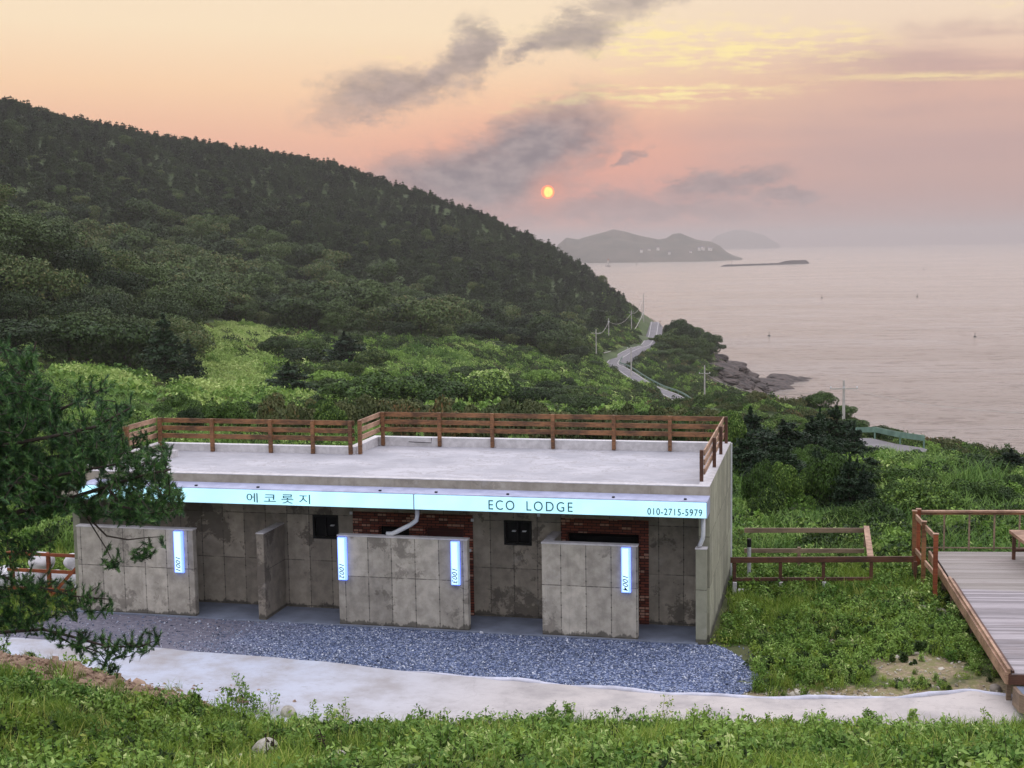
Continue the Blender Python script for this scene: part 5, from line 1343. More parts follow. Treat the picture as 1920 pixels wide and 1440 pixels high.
for k in range(11):
    p = ba + du * (0.62 + 0.66 * k); MB().box(p[0] - 0.022, p[0] + 0.022, p[1] - 0.022, p[1] + 0.022, 0.88, 1.86).build('baluster', M_grey, rb)
MB().beam(np.r_[ba, 0.95], np.r_[ba + du * 7, 0.95], 0.03, 0.03).build('bottom_rail', M_grey, rb)
# picnic table, only its left end in the picture
tb = empty('picnic_table', (8.1, 5.4, DZ), 'pale timber picnic table with attached bench at the right edge of the deck', 'table')
vd = np.array([du[1], -du[0]])
T0 = np.array([7.36, 6.2])
def slab(o0, l1, l2, z_, th): 
    m2 = MB(); P_0, P_1, P_2, P_3 = o0, o0 + du * l1, o0 + du * l1 + vd * l2, o0 + vd * l2
    vs = [np.r_[p, z_] for p in (P_0, P_1, P_2, P_3)] + [np.r_[p, z_ - th] for p in (P_0, P_1, P_2, P_3)]
    return m2.add(vs, [(0, 3, 2, 1), (4, 5, 6, 7), (0, 1, 5, 4), (1, 2, 6, 5), (2, 3, 7, 6), (3, 0, 4, 7)])
slab(T0, 1.0, 1.9, 1.65, 0.09).build('tabletop', M_rail2, tb, 0.006)
slab(T0 + vd * 2.75 + du * 0.03, 1.6, 0.30, 1.35, 0.07).build('bench', M_rail2, tb, 0.006)
slab(T0 + vd * 3.4 + du * 0.0, 1.6, 0.34, 1.35, 0.07).build('bench', M_rail2, tb, 0.006)
for o0, z_ in ((T0 + vd * 0.15 + du * 0.05, 1.56), (T0 + vd * 1.75 + du * 0.05, 1.56), (T0 + vd * 3.5 + du * 0.08, 1.28), (T0 + vd * 2.9 + du * 0.08, 1.28)):
    MB().box(o0[0], o0[0] + 0.08, o0[1] - 0.06, o0[1] + 0.06, DZ, z_).build('leg', M_post, tb)
p = T0 + vd * 0.2; MB().beam(np.r_[p + du * 0.1, 1.15], np.r_[p + du * 1.2, 1.15], 0.05, 0.07).build('stretcher', M_post, tb)

# unfinished walkway frame between lodge and deck
fr = empty('walkway_frame', (2.5, 5.5, 0.0), 'unfinished red-brown timber walkway frame between lodge and deck', 'frame')
MB().beam((0.20, 5.05, 0.83), (4.95, 5.95, 0.83), 0.06, 0.15).build('beam', M_post, fr, 0.005)
MB().beam((0.34, 8.80, 0.84), (3.80, 9.35, 0.84), 0.05, 0.14).build('beam', M_grey, fr, 0.005)
MB().beam((0.45, 6.95, 0.66), (3.72, 7.45, 0.66), 0.05, 0.12).build('beam', M_grey, fr, 0.005)
MB().beam((3.84, 9.70, 0.88), (3.84, 5.86, 0.88), 0.16, 0.05).build('beam', M_rail2, fr, 0.005)
MB().beam((0.25, 5.08, 0.30), (3.9, 5.75, 0.30), 0.05, 0.09).build('beam', M_post, fr, 0.005)
for x_, y_, m_ in ((0.30, 5.10, M_post), (1.50, 5.33, M_post), (2.62, 5.55, M_post), (3.86, 5.78, M_post), (3.80, 9.2, M_grey), (1.95, 7.2, M_grey), (5.0, 6.0, M_post)):
    MB().box(x_ - 0.045, x_ + 0.045, y_ - 0.045, y_ + 0.045, -0.55, 0.76).build('post', m_, fr, 0.004)
for x_, y_ in ((0.32, 4.95), (1.52, 5.18), (2.64, 5.40)):
    MB().box(x_ - 0.05, x_ + 0.05, y_ - 0.05, y_ + 0.05, -0.6, 0.25).build('pier', M_cap, fr)
jk = empty('steel_prop', (0.62, 6.0, -0.3), 'galvanised steel prop with black head beside the lodge corner', 'prop')
MB().tube([(0.62, 6.3, -0.4), (0.62, 6.3, 0.92)], 0.055, 10).build('tube', M_gal, jk)
MB().tube([(0.62, 6.3, 0.92), (0.62, 6.3, 1.15)], 0.06, 10).build('head', M_black, jk)
tag(MB().box(0.42, 0.85, 4.75, 4.95, 0.02, 0.09).build('scrap_board', M_cap, None, 0.005), 'pale offcut board lying at the lodge corner', 'board')

# fence and sacks at the far left, seen under the pine
fl_ = empty('timber_gate', (-17.4, 0.8, 0), 'red-brown timber gate with diagonal brace left of the lodge', 'gate')
for x_ in (-18.6, -17.5, -16.6): MB().box(x_ - 0.045, x_ + 0.045, 0.75, 0.84, -0.1, 1.35).build('post', M_red, fl_, 0.004)
for z_ in (0.35, 0.85, 1.30): MB().beam((-18.7, 0.72, z_), (-16.3, 0.72, z_), 0.04, 0.09).build('rail', M_red, fl_, 0.004)
MB().beam((-17.5, 0.69, 0.1), (-16.5, 0.69, 1.1), 0.04, 0.08).build('brace', M_red, fl_)
import bmesh
def lump(name, loc, rx, ry, rz, m_, label, cat, group=None, seed=0, amp=0.35, sub=3, sm=True):
    bm = bmesh.new(); bmesh.ops.create_icosphere(bm, subdivisions=sub, radius=1)
    for v in bm.verts:
        c = np.array(v.co); k = float(fbm(np.array([c[0] * 1.4 + seed * 3.7 + c[2]]), np.array([c[1] * 1.4 - c[2] * 0.8 + seed]), 4, seed)[0])
        v.co = v.co * (1 + amp * k); v.co.x *= rx; v.co.y *= ry; v.co.z *= rz
    me_ = bpy.data.meshes.new(name); bm.to_mesh(me_); bm.free(); me_.materials.append(m_)
    if sm: me_.polygons.foreach_set('use_smooth', [True] * len(me_.polygons))
    o = link(name, me_, None, loc); return tag(o, label, cat, group)
for i, (x_, y_, z_, s_) in enumerate([(-18.6, 1.6, 0.35, 0.42), (-17.9, 1.8, 0.32, 0.40), (-18.3, 1.7, 0.85, 0.36), (-17.3, 2.0, 0.30, 0.34), (-19.2, 1.5, 0.4, 0.45), (-17.6, 2.2, 0.75, 0.32), (-16.95, 1.5, 0.2, 0.25)]):
    lump('sack', (x_, y_, z_), s_, s_ * 0.8, s_ * 0.75, M_bag, 'white bulging sack piled behind the timber gate', 'sack', 'white sacks behind the gate', i)
# stones by the deck and in the foreground
for i, (x_, y_, sx, sy, sz, lb) in enumerate([(5.15, 3.0, .42, .35, .14, 'flat pale rock at the foot of the nearest deck post'), (5.55, 2.3, .2, .16, .11, 'small rock beside the flat one under the deck edge'), (5.35, 2.1, .14, .12, .09, 'smallest rock under the deck edge'), (6.0, -2.9, .12, .1, .1, 'white stone under the near deck corner'), (6.6, -4.3, .3, .2, .08, 'flat stone by the step box'), (6.95, -4.5, .2, .16, .1, 'pale rubble stone right of the step box'), (6.3, -4.45, .15, .12, .07, 'small stone in front of the step box')]):
    z_ = float(hgt(x_, y_)); lump('rock', (x_, y_, z_ + sz * 0.4), sx, sy, sz, M_rock, lb, 'rock', None, i + 20, 0.5)
BOULD = []
for i, (px, py, w_, lb) in enumerate([(500, 1425, .23, 'large pale rounded boulder at the bottom edge, left of centre'), (478, 1440, .13, 'small boulder in front of the large pale one'), (450, 1436, .12, 'reddish boulder left of the large pale one'), (415, 1440, .11, 'grey boulder leftmost at the bottom edge'), (585, 1436, .12, 'pointed grey boulder right of the large pale one'), (635, 1432, .14, 'grey boulder by the dead stem at the bottom edge'), (662, 1438, .10, 'small boulder rightmost at the bottom edge'), (378, 1402, .09, 'little pale stone in the grass at the lower left'), (540, 1345, .16, 'flat brown stone on the rim above the weeds')]):
    # where the sight line meets the bank
    r0 = ray(px, py); s0_, s1_ = 15.0, 40.0
    for s_ in np.linspace(15, 40, 600):
        p = CAM + r0 * s_
        if p[2] < float(near_h(p[0], p[1])): break
    BOULD.append((p[0], p[1]))
    lump('boulder', (p[0], p[1], p[2] + w_ * 0.55), w_, w_ * 0.9, w_ * 0.95, M_boulder, lb, 'boulder', None, i + 40, 0.35)

# ------------------------------------------------------------------ yard: gravel, concrete path
FAR_X = np.array([-26, -16.8, -14.9, -12.8, -9, -5.8, -3.8, -2.2, -0.6, 0.6, 2.2, 4.3, 5.6, 6.5, 12.0]); FAR_Y = np.array([-2.4, -2.48, -2.5, -2.6, -2.86, -3.23, -3.41, -3.52, -3.60, -3.58, -3.56, -3.40, -3.0, -3.3, -3.2])
def strip(name, xs, y0, y1, ny, dz, m_, amp=0.0, seed=1, dip=0.0):
    T_ = np.linspace(0, 1, ny); X_, TT = np.meshgrid(xs, T_, indexing='ij')
    Y_ = y0[:, None] * (1 - TT) + y1[:, None] * TT
    Z_ = near_h(X_, Y_) * 1.0 - dip * sst(TT, 0.14, 0.0) + dz + fbm(X_ * 1.7, Y_ * 1.7, 4, seed) * amp
    V_ = np.stack([X_.ravel(), Y_.ravel(), Z_.ravel()], -1); n, k = X_.shape
    i, j = np.meshgrid(np.arange(n - 1), np.arange(k - 1), indexing='ij'); i = i.ravel(); j = j.ravel()
    F_ = np.stack([i * k + j, (i + 1) * k + j, (i + 1) * k + j + 1, i * k + j + 1], -1)
    return link(name, mesh_np(name, V_, F_, m_, True))
def gravel_mat():
    mt, tt = mat('gravel_bed')
    p = tt.n('ShaderNodeNewGeometry').outputs['Position']; x, y, z = tt.sep(p)
    vo = tt.n('ShaderNodeTexVoronoi', Vector=p, Scale=26.0); vr, _, _ = tt.sep(vo.outputs['Color'])
    st = tt.ramp(vr, [(0, lin(38, 48, 76)), (0.5, lin(76, 92, 130)), (1.0, lin(160, 170, 196))])
    fn = tt.noise(p, 0.8, 5, 0.6); dirt = tt.mix(tt.smooth(tt.noise(p, 7.0, 6), 0.35, 0.65), lin(120, 116, 126), lin(94, 92, 104))
    f = tt.smooth(tt.m('ADD', x, tt.m('MULTIPLY', tt.m('SUBTRACT', fn, 0.5), 3.5)), -12.2, -9.0)
    col = tt.mix(f, dirt, st)
    bsdf(tt, col, 0.85, tt.m('MULTIPLY', vo.outputs['Distance'], f), 0.9, 0.03); return mt
xs = np.linspace(-17.0, 1.35, 190)
gy1 = np.full_like(xs, -0.03); gy1 = np.where(xs > 0.1, 0.1 - (np.clip(xs, 0.1, 1.35) - 0.1) ** 1.6 * 1.6, gy1)
gy0 = np.interp(xs, FAR_X, FAR_Y) + 0.02; gy0 = np.where(xs > 0.6, gy0 + (xs - 0.6) ** 2 * 1.6, gy0)
yard = strip('gravel_yard', xs, gy0, gy1, 40, 0.02, gravel_mat(), 0.02); tag(yard, kind='structure')
def stones():
    out_ = []
    for k in range(4):
        bm = bmesh.new(); bmesh.ops.create_icosphere(bm, subdivisions=1, radius=1); r0 = np.random.default_rng(k)
        for v in bm.verts: v.co *= r0.uniform(0.65, 1.2); 
        for v in bm.verts: v.co.x *= 1.25; v.co.z *= 0.6
        me_ = bpy.data.meshes.new('stone'); bm.to_mesh(me_); bm.free(); me_.materials.append(M_stone); out_.append(me_)
    return out_
mt, tt = mat('gravel_stone')
oi = tt.n('ShaderNodeObjectInfo').outputs['Random']
bsdf(tt, tt.ramp(oi, [(0, lin(48, 54, 72)), (0.45, lin(92, 104, 128)), (0.75, lin(134, 143, 164)), (1.0, lin(210, 213, 222))]), 0.8); M_stone = mt
rs_ = np.random.default_rng(44); N = 26000
gx_ = rs_.uniform(-16.8, 1.5, N); gt = rs_.random(N)
ya = np.interp(gx_, xs, gy0); yb_ = np.interp(gx_, xs, gy1); gy_ = ya + (yb_ - ya) * gt
dens = np.clip(sst(gx_ + rs_.normal(0, 0.7, N), -13.0, -9.0), 0.10, 1)
k_ = rs_.random(N) < dens; gx_, gy_ = gx_[k_], gy_[k_]
ex = rs_.normal(0, 0.25, 500) + 1.35; ey = rs_.uniform(-3.0, 0.0, 500); gx_ = np.r_[gx_, ex]; gy_ = np.r_[gy_, ey]
scatter('gravel', stones(), np.stack([gx_, gy_, near_h(gx_, gy_) + 0.025], -1), rs_.uniform(0, 6.28, len(gx_)), rs_.lognormal(-4.2, 0.32, len(gx_)), rs_.integers(0, 4, len(gx_)), 'blue-grey crushed stone spread in front of the lodge', 'gravel', 0.6)
def path_mat():
    mt, tt = mat('path_concrete')
    p = tt.n('ShaderNodeNewGeometry').outputs['Position']
    a = tt.noise(p, 0.8, 6, 0.65); b = tt.noise(tt.vm('MULTIPLY', p, (1.0, 3.0, 1.0)), 3.0, 6, 0.6); c = tt.noise(p, 22.0, 4, 0.6)
    px__, _, _ = tt.sep(p)
    col = tt.mix(tt.smooth(px__, -10.0, -2.0), lin(184, 188, 200), lin(192, 183, 176))
    col = tt.mix(tt.smooth(a, 0.35, 0.75), col, lin(158, 151, 148))
    col = tt.mix(tt.m('MULTIPLY', tt.smooth(tt.noise(tt.vm('MULTIPLY', p, (5.0, 16.0, 1.0)), 1.0, 4, 0.6), 0.64, 0.70), 0.5), col, lin(110, 104, 100))
    col = tt.mix(tt.m('MULTIPLY', tt.smooth(b, 0.58, 0.72), 0.3), col, lin(140, 132, 126))
    cr = tt.n('ShaderNodeTexVoronoi', {'feature': 'DISTANCE_TO_EDGE'}, Vector=tt.vm('ADD', p, tt.vm('SCALE', tt.noise(p, 1.2, 4, 0.6, col=True), scale=0.8)), Scale=0.35)
    col = tt.mix(tt.m('MULTIPLY', tt.smooth(cr.outputs['Distance'], 0.008, 0.002), 0.12), col, lin(120, 112, 106))
    bsdf(tt, col, 0.85, tt.m('ADD', a, tt.m('MULTIPLY', c, 0.15)), 0.4, 0.03); return mt
M_path = path_mat()
xp = np.linspace(-26, 24, 420)
fy = np.interp(xp, FAR_X, FAR_Y) + fbm(xp * 1.3, xp * 0 + 2, 3, 5) * 0.10; ny_ = np.interp(xp, ROADNEAR_X, ROADNEAR_Y) - 0.35
path = strip('path', xp, ny_ - 0.25, fy, 40, 0.045, M_path, 0.03, 7, 0.25); tag(path, kind='structure')
# raised lip of cement along its far edge, lumpy
m2 = MB(); M_lip = simple('cement_lip', lin(206, 206, 218), lin(176, 175, 184), 2.5, 0.85, 0.4, 0.02)
lx = np.linspace(-7, 8.5, 220); ly = np.interp(lx, xp, fy) + fbm(lx * 2.2, lx * 0 + 5, 3, 8) * 0.08
m2.tube([(a, b + 0.0, float(near_h(np.array([a]), np.array([b]))[0]) + 0.035 + 0.02 * math.sin(a * 3)) for a, b in zip(lx, ly)], [(0.05 + 0.04 * float(fbm(np.array([a * 1.5]), np.array([1.0]), 3, 4)[0])) * (0.15 + 0.85 * float(sst(a, -7, -4))) for a in lx], 8)
lip = m2.build('path_lip', M_lip, None, smooth=True); tag(lip, kind='structure')

def lumps(m_):
    o_ = stones()
    for q in o_: q.materials.clear(); q.materials.append(m_)
    return o_
M_clod = simple('soil_clod', lin(164, 138, 116), lin(112, 90, 74), 3.0, 0.95)
cx_ = rs_.normal(-13.0, 2.2, 1500); cy_ = rs_.normal(-5.95, 0.45, 1500)
scatter('soil_clods', lumps(M_clod), np.stack([cx_, cy_, near_h(cx_, cy_) + 0.01], -1), rs_.uniform(0, 6.28, 1500), rs_.lognormal(-3.4, 0.55, 1500), rs_.integers(0, 4, 1500), 'crumbled reddish-brown clods on the heap of earth at the lower left', 'soil', 0.6)
M_peb = simple('field_stone', lin(196, 188, 172), lin(130, 122, 108), 3.0, 0.9)
cx_ = np.r_[rs_.normal(4.6, 0.7, 260), rs_.normal(3.0, .5, 120), rs_.uniform(1.0, 6.6, 380), rs_.normal(6.6, .45, 200), rs_.normal(1.6, .5, 100)]; cy_ = np.r_[rs_.normal(-1.5, 0.7, 260), rs_.normal(.3, .4, 120), rs_.normal(-3.15, .22, 380), rs_.normal(-4.0, .5, 200), rs_.normal(1.5, .4, 100)]
scatter('field_stones', lumps(M_peb), np.stack([cx_, cy_, near_h(cx_, cy_) + 0.01], -1), rs_.uniform(0, 6.28, len(cx_)), rs_.lognormal(-3.9, 0.5, len(cx_)), rs_.integers(0, 4, len(cx_)), 'small pale stones lying on the bare earth between lodge and deck', 'stones', 0.6)
# ------------------------------------------------------------------ weeds and grass close by
rn = np.random.default_rng(202)
def tuft(n, rad, h, w, m_, bend=0.6):
    v, f = blades(rn, n, rad, h, w, m_, bend); return mesh_np('grass_tuft', v, f, m_)
T_GR = [tuft(55, 0.20, 0.34, 0.011, L_grass), tuft(60, 0.24, 0.28, 0.010, L_grass, 0.9), tuft(45, 0.16, 0.42, 0.012, L_grass, 0.5), tuft(36, 0.14, 0.30, 0.008, L_dry, 0.6)]
T_WD = [weed(rn, 0.42, 7, 0.034, L_herb, M_stem), weed(rn, 0.34, 8, 0.030, L_grass, M_stem), weed(rn, 0.30, 9, 0.040, L_broad, M_stem), weed(rn, 0.5, 6, 0.028, L_herb, M_stem)]
T_LOW = [clump(rn, 0.35, 0.22, 260, 0.032, L_herb), clump(rn, 0.30, 0.18, 220, 0.036, L_broad), clump(rn, 0.35, 0.20, 260, 0.03, L_grass)]
def visible_near(P, pad=700):
    a, b, z = proj_np(P); return (a > -pad) & (a < 1920 + pad) & (b < 1440 + pad) & (b > 600)
def bank_points(n, r):
    x = r.uniform(-17, 15, n); y = r.uniform(-19, -3.9, n); e = -y + np.interp(x, ROADNEAR_X, ROADNEAR_Y)
    ok = e > 0.12 + 0.25 * r.random(n)
    # bare heap on the left stays mostly open
    hd_ = np.hypot((x + 12.6) / 4.6, (y + 6.3) / 1.8) + fbm(x * 1.2, y * 1.2, 3, 6) * 0.5; ok &= (hd_ > 1.0) | (r.random(n) < 0.03)
    for bx_, by_ in BOULD: ok &= np.hypot((x - bx_) / 0.34, (y - by_ + 0.5) / 1.0) > 1
    P = np.stack([x, y, near_h(x, y) + 0.02], -1); P = P[ok]; return P[visible_near(P)]
Pb = bank_points(27000, rn)
Pl = np.stack([rn.uniform(-26, -16.6, 1800), rn.uniform(-1.8, 8, 1800)], -1); Pl = np.c_[Pl, near_h(Pl[:, 0], Pl[:, 1])]; Pb = np.r_[Pb, Pl]; d_ = fbm(Pb[:, 0] * 0.7, Pb[:, 1] * 0.7, 3, 12)
isw = d_ + rn.normal(0, 0.12, len(Pb)) > 0.0
scatter('bank_grass', T_GR, Pb[~isw], rn.uniform(0, 6.28, (~isw).sum()), (0.5 + 0.9 * rn.random((~isw).sum()) ** 1.5), np.where(rn.random((~isw).sum()) < 0.12, 3, rn.integers(0, 3, (~isw).sum())), 'tangled green grass on the bank at the bottom of the picture', 'grass', 0.2)
scatter('bank_weeds', T_WD + T_LOW, Pb[isw], rn.uniform(0, 6.28, isw.sum()), (0.5 + 0.95 * rn.random(isw.sum()) ** 1.4), rn.integers(0, 7, isw.sum()), 'leafy weeds growing through the grass of the bank', 'weeds', 0.2)
def slope_points(n, r):
    x = r.uniform(0.15, 20, n) ** 1.0; y = r.uniform(-4.2, 9.0, n)
    P = np.stack([x, y, near_h(x, y) + 0.0], -1)
    ok = np.ones(n, bool)
    for cx, cy, rx, ry in ((4.6, -1.5, .95, .95), (3.0, .3, .6, .42), (1.6, 1.6, .6, .42), (3.2, -3.2, 2.0, .35), (5.9, -3.4, .8, 1.1), (5.4, 2.9, .6, .5)):
        q = np.hypot((x - cx) / rx, (y - cy) / ry) + fbm(x * 1.5, y * 1.5, 3, 4) * 0.9; ok &= (q > 1) | (r.random(n) < 0.10)
    ok &= y > np.interp(x, FAR_X, FAR_Y) + 0.15
    gxm = np.interp(x, xs, gy1) ; ok &= ~((x < 1.35) & (y < 0.15)) | ((x > 1.1) & (r.random(n) < 0.25))
    ok &= ~((x > 5.55 + (-(y - 4.0)) * 0.068) & (x < 13.6) & (r.random(n) < 0.9))
    ok &= ~((x < 0.35) & (y > 0))
    return P[ok]
Ps = slope_points(14500, rn); d_ = fbm(Ps[:, 0] * 0.6, Ps[:, 1] * 0.6, 3, 15)
isw = d_ + rn.normal(0, 0.15, len(Ps)) > -0.08
dry = np.exp(-((Ps[:, 0] - 4.9) / 1.3) ** 2 - ((Ps[:, 1] + 2.3) / 1.1) ** 2)
gi_ = np.where(rn.random(len(Ps)) < 0.05 + dry * 0.8, 3, rn.integers(0, 3, len(Ps)))
hs = np.interp(Ps[:, 1], [-4, 0, 4, 7], [0.75, 0.95, 1.25, 1.5]) * np.where(dry > 0.3, 0.6, 1)
scatter('slope_grass', T_GR, Ps[~isw], rn.uniform(0, 6.28, (~isw).sum()), hs[~isw] * rn.uniform(0.6, 1.1, (~isw).sum()), gi_[~isw], 'rough grass on the slope between lodge and deck, yellowish near the bare earth', 'grass', 0.2)
scatter('slope_weeds', T_WD + T_LOW, Ps[isw], rn.uniform(0, 6.28, isw.sum()), hs[isw] * rn.uniform(0.6, 1.15, isw.sum()), rn.integers(0, 7, isw.sum()), 'leafy green weeds on the slope between lodge and deck', 'weeds', 0.2)
Pk = np.stack([rn.uniform(-17, 12, 6000), rn.uniform(8.0, 13.0, 6000)], -1); Pk = np.c_[Pk, hgt(Pk[:, 0], Pk[:, 1])]
# tall single weeds standing up in front of the path
for i, (px, top, lb) in enumerate([(455, 1262, 'bushy tall weed, the highest before the white path, left of centre'), (437, 1290, 'leafy weed just left of the highest one'), (478, 1300, 'leafy weed right of the highest one'), (510, 1292, 'thin weed with a flat top before the path'), (585, 1300, 'slender dark stem right of the flat-topped weed'), (620, 1296, 'leaning thin weed with two leaf whorls'), (648, 1302, 'thin weed with a leaf whorl, right of the leaning one'), (1035, 1318, 'dark spiky weed left of the middle of the bank'), (1065, 1312, 'spiky weed pair at the middle of the bank'), (1243, 1282, 'single thin stem crossing the path'), (1158, 1316, 'feathery weed before the path'), (1325, 1318, 'round-leaved sprig before the path'), (1540, 1345, 'upright weed at the right part of the bank'), (1712, 1338, 'dark leafy weed before the path near the right'), (1630, 1340, 'dark low leafy weed left of the one near the right'), (1850, 1345, 'thin stem near the right edge of the bank')]):
    for s_ in np.linspace(20, 34, 300):
        p = CAM + ray(px, 1352 if px > 520 else 1335) * s_
        if p[2] < float(near_h(p[0], p[1])) + 0.05: break
    h_ = max(0.3, (1352 - top) / FPX * s_ * 1.0)
    big = i in (0, 1, 2, 7, 8, 13, 14)
    me_ = weed(rn, h_, (5 if i < 3 else 7) if big else 2, 0.034 if big else 0.03, L_herb if big else L_grass, M_stem)
    o = link('tall_weed', me_, None, (p[0], p[1], p[2] - 0.03)); tag(o, lb, 'weed')
def stalk(px, pys, lb):
    for s_ in np.linspace(16, 30, 300):
        p = CAM + ray(px[0], pys[0]) * s_
        if p[2] < float(near_h(p[0], p[1])): break
    pts = [CAM + ray(a, b) * (s_ - 0.02 * k) for k, (a, b) in enumerate(zip(px, pys))]; mb = MB(); mb.tube(pts, [0.016, 0.012, 0.006][:len(pts)] if len(pts) <= 3 else np.linspace(0.016, 0.005, len(pts)), 6)
    for k in range(16):
        t_ = rn.random(); j = int(t_ * (len(pts) - 1)); q_ = pts[j] + (pts[j + 1] - pts[j]) * (t_ * (len(pts) - 1) - j)
        mb.tube([q_, q_ + rn.normal(0, 0.035, 3)], [0.008, 0.012], 5)
    tag(mb.build('dead_stalk', M_stem), lb, 'dry stalk')
stalk((502, 500, 498), (1440, 1410, 1375), 'dark dry stalk in front of the large pale boulder')
stalk((512, 514, 512), (1440, 1408, 1378), 'dark dry stalk right behind the large pale boulder')
stalk((628, 618, 606, 602), (1438, 1415, 1390, 1376), 'leaning dark dry stalk right of the boulders')
stalk((606, 602), (1376, 1366), 'tip of a dry stalk above the leaning one')

# ------------------------------------------------------------------ the near pine
def near_pine():
    g = CAM + ray(-175, 1400) * 20; gz = float(hgt(g[0], g[1])); loc = (g[0], g[1], gz)
    root = empty('pine_tree', loc, 'near pine reaching in from the left edge, long dark needles and bare low branches', 'tree')
    W_ = lambda a, b, z: CAM + ray(a, b) * z
    tr = MB(); tk = [np.array([g[0], g[1], gz - 0.3]), W_(-172, 1250, 20), W_(-160, 1100, 20.05), W_(-150, 960, 20.1), W_(-135, 820, 20.15), W_(-128, 700, 20.2), W_(-120, 600, 20.2)]
    tr.tube(tk, [0.15, 0.14, 0.125, 0.11, 0.09, 0.06, 0.03], 12); tr.build('trunk', M_bark, root, smooth=True)
    limbs = [[(-152, 1000, 20), (-70, 1000, 19.8), (0, 975, 19.6), (70, 945, 19.5), (130, 935, 19.4), (200, 912, 19.3), (262, 893, 19.2), (320, 880, 19.1)],
             [(-140, 860, 20.1), (-60, 830, 20.2), (40, 800, 20.3), (120, 765, 20.4), (190, 730, 20.5)],
             [(-135, 800, 20.1), (-60, 760, 19.6), (20, 715, 19.3), (60, 670, 19.2), (68, 640, 19.2)],
             [(-143, 900, 20.1), (-30, 885, 20.4), (80, 860, 20.6), (180, 845, 20.7), (260, 838, 20.7), (318, 850, 20.7)],
             [(-150, 940, 20.1), (-60, 925, 19.4), (40, 905, 19.0), (140, 885, 18.9), (220, 870, 18.9)],
             [(-160, 1110, 20), (-80, 1090, 19.7), (0, 1080, 19.5), (70, 1100, 19.4), (140, 1118, 19.3), (210, 1124, 19.2)],
             [(-165, 1200, 20), (-60, 1190, 19.7), (0, 1186, 19.5), (80, 1180, 19.3), (140, 1195, 19.2), (200, 1212, 19.1), (262, 1213, 19.0), (284, 1204, 19.0)],
             [(90, 1182, 19.3), (130, 1205, 19.3), (185, 1222, 19.2), (205, 1250, 19.2)],
             [(130, 935, 19.4), (170, 975, 19.35), (200, 1005, 19.3), (240, 1012, 19.25), (275, 1008, 19.2), (305, 1006, 19.2)],
             [(150, 950, 19.4), (175, 990, 19.4), (200, 1030, 19.4), (215, 1062, 19.4)],
             [(200, 912, 19.3), (230, 950, 19.3), (290, 965, 19.2), (345, 950, 19.1)],
             [(-150, 1000, 20), (-80, 1040, 19.8), (0, 1042, 19.6), (70, 1030, 19.5)],
             [(-140, 840, 20.1), (-90, 740, 20.6), (-40, 690, 20.9), (10, 655, 21)],
             [(-145, 880, 20.1), (-20, 840, 19.2), (90, 820, 18.8), (180, 800, 18.7), (245, 765, 18.7)]]
    L3 = [[W_(*p) for p in l] for l in limbs]; bb = MB()
    for i, l in enumerate(L3):
        r0 = [0.055, 0.045, 0.035, 0.04, 0.04, 0.03, 0.032, 0.016, 0.018, 0.014, 0.016, 0.028, 0.035, 0.04][i]
        bb.tube(l, np.linspace(r0, r0 * 0.3, len(l)), 7)
    dense = np.concatenate([np.array([a + (b - a) * t_ for t_ in np.linspace(0, 1, 12)]) for l in L3 for a, b in zip(l[:-1], l[1:])])
    polys = [([(-60, 620), (0, 640), (40, 640), (66, 652), (70, 700), (105, 735), (128, 750), (160, 742), (232, 742), (252, 758), (225, 800), (245, 840), (318, 838), (312, 870), (322, 900), (345, 930), (352, 950), (300, 978), (225, 975), (150, 960), (100, 962), (40, 985), (-60, 1010)], 2500, 1.3, 19.9),
             ([(-80, 700), (60, 720), (170, 790), (200, 860), (150, 945), (20, 985), (-80, 1000)], 1700, 1.2, 19.9),
             [[(-20, 1055), (60, 1078), (120, 1082), (150, 1098), (218, 1118), (205, 1145), (150, 1160), (80, 1160), (-20, 1150)], 190, 0.35, 19.4],
             [[(60, 1165), (130, 1180), (215, 1188), (288, 1200), (272, 1226), (222, 1234), (228, 1258), (192, 1260), (165, 1222), (100, 1208)], 105, 0.3, 19.2],
             [[(245, 1040), (262, 1022), (300, 1000), (312, 1006), (300, 1030), (262, 1054)], 26, 0.15, 19.2],
             [[(192, 1020), (222, 1028), (226, 1062), (205, 1074), (190, 1050)], 16, 0.15, 19.4],
             [[(-20, 1010), (60, 1000), (110, 985), (100, 1025), (40, 1055), (-20, 1060)], 60, 0.4, 19.5],
             [[(-20, 1150), (60, 1150), (70, 1190), (-20, 1200)], 30, 0.3, 19.4]]
    tips = []; dirs = []
    for poly, n, zs_, zc in polys:
        xs_ = [p[0] for p in poly]; ys_ = [p[1] for p in poly]; k = 0
        while k < n:
            a, b = rn.uniform(min(xs_), max(xs_)), rn.uniform(min(ys_), max(ys_))
            if not inpoly(np.array([a]), np.array([b]), poly)[0]: continue
            if fbm(np.array([a / 42.0]), np.array([b / 34.0]), 3, 6)[0] < -0.14 and n > 200: continue
            p = W_(a, b, zc + rn.normal(0, zs_ * 0.55)); tips.append(p); k += 1
    for li in (0, 1, 3, 4, 5, 6, 12, 13):
        l = L3[li]
        for k in range(46 if li not in (5, 6) else 22):
            u_ = rn.uniform(0.25, 1.0) * (len(l) - 1); j = min(int(u_), len(l) - 2); q = l[j] + (l[j + 1] - l[j]) * (u_ - j)
            tips.append(q + np.array([rn.normal(0, 0.10), rn.normal(0, 0.14), rn.uniform(-0.03, 0.24)]))
    tips = np.array(tips)
    dmin = np.array([((dense - p) ** 2).sum(-1).min() for p in tips]); tips = tips[np.argsort(dmin)]
    nodes = np.concatenate([dense, np.zeros((len(tips), 3))]); nn_ = len(dense); par = np.concatenate([np.tile([0, 0, 0.2], (len(dense), 1)), np.zeros((len(tips), 3))])
    keep_t = []
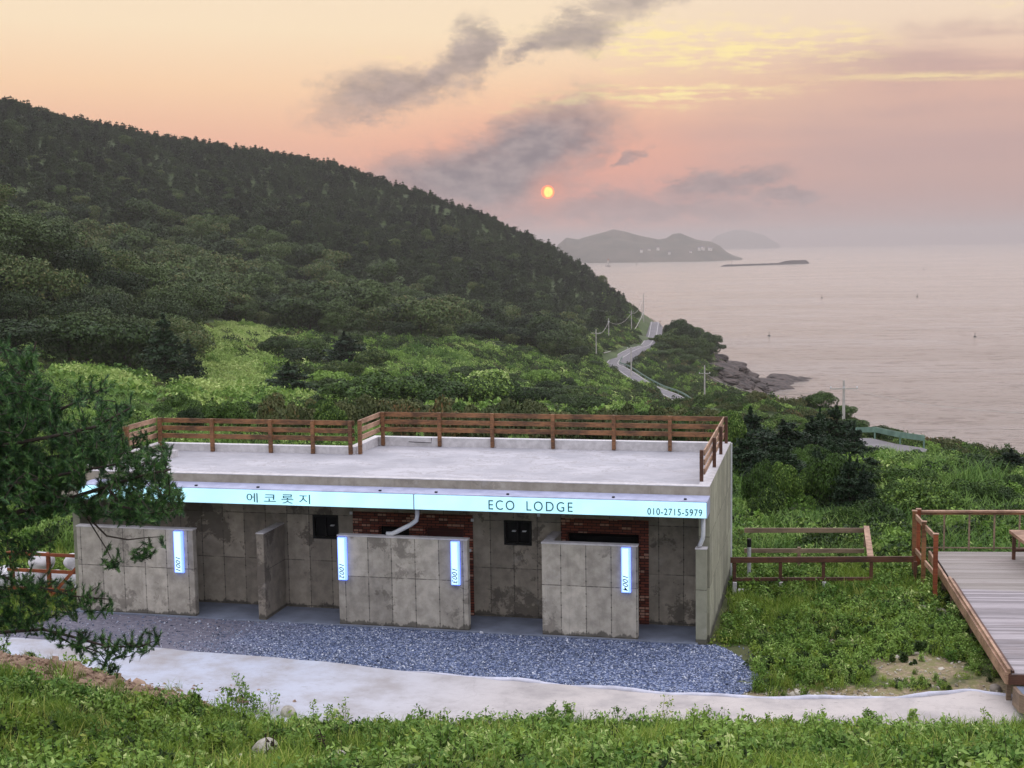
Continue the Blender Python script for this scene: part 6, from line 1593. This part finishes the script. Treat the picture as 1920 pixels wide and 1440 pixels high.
    for p in tips:
        d = nodes[:nn_] - p; j = np.argmin((d ** 2).sum(-1)); q = nodes[j].copy(); v = p - q; Lq = np.linalg.norm(v)
        if Lq < 0.035: continue
        if Lq > 0.6: q = p - v / Lq * 0.5; v = p - q; Lq = 0.5
        mid = q + v * 0.5 + par[j] * 0.12 * Lq + np.array([0, 0, -0.06 * Lq])
        bb.tube([q, mid, p], [0.007, 0.0055, 0.004], 4, cap=False)
        u_ = v / (Lq + 1e-6); nodes[nn_] = p; par[nn_] = u_; nn_ += 1; keep_t.append(p)
        dirs.append(u_ * 0.7 + np.array([0, 0, 0.65]) + rn.normal(0, 0.2, 3))
    tips = np.array(keep_t)
    bb.build('branch', M_bark, root)
    dirs = unit(np.array(dirs)); nn = 80
    T0_ = np.repeat(tips, nn, 0); D0_ = np.repeat(dirs, nn, 0); n = len(T0_)
    t_ = rn.uniform(-0.16, 0.03, n)[:, None]
    side = unit(np.cross(D0_, rn.standard_normal((n, 3))))
    nd = unit(D0_ * rn.uniform(0.7, 1.7, (n, 1)) + side * 0.72); ln = rn.uniform(0.05, 0.10, n)[:, None]
    w_ = unit(np.cross(nd, rn.standard_normal((n, 3)))) * 0.0042
    b0 = T0_ + D0_ * t_; tip = b0 + nd * ln + np.array([0, 0, -0.006])
    v = np.stack([b0 - w_, b0 + w_, tip], 1).reshape(-1, 3) - np.array(loc)
    link('needles', mesh_np('needles', v, np.arange(n * 3).reshape(-1, 3), L_needle), root)
near_pine()

# ------------------------------------------------------------------ air over the bay
mt = bpy.data.materials.new('haze_air'); mt.use_nodes = True; th = NT(mt.node_tree); th.N.clear()
HAZE_D = 1.45e-4
pv = th.n('ShaderNodeVolumePrincipled', Color=(0.64, 0.60, 0.585, 1), Density=HAZE_D, Anisotropy=0.2)
ho = th.n('ShaderNodeOutputMaterial'); th.L.new(pv.outputs[0], ho.inputs['Volume'])
hz = MB().box(-17000, 17000, -1600, 18000, -79.0, 132.0).build('haze', mt); tag(hz, 'thin evening haze over the bay and the hills', 'haze', kind='stuff')
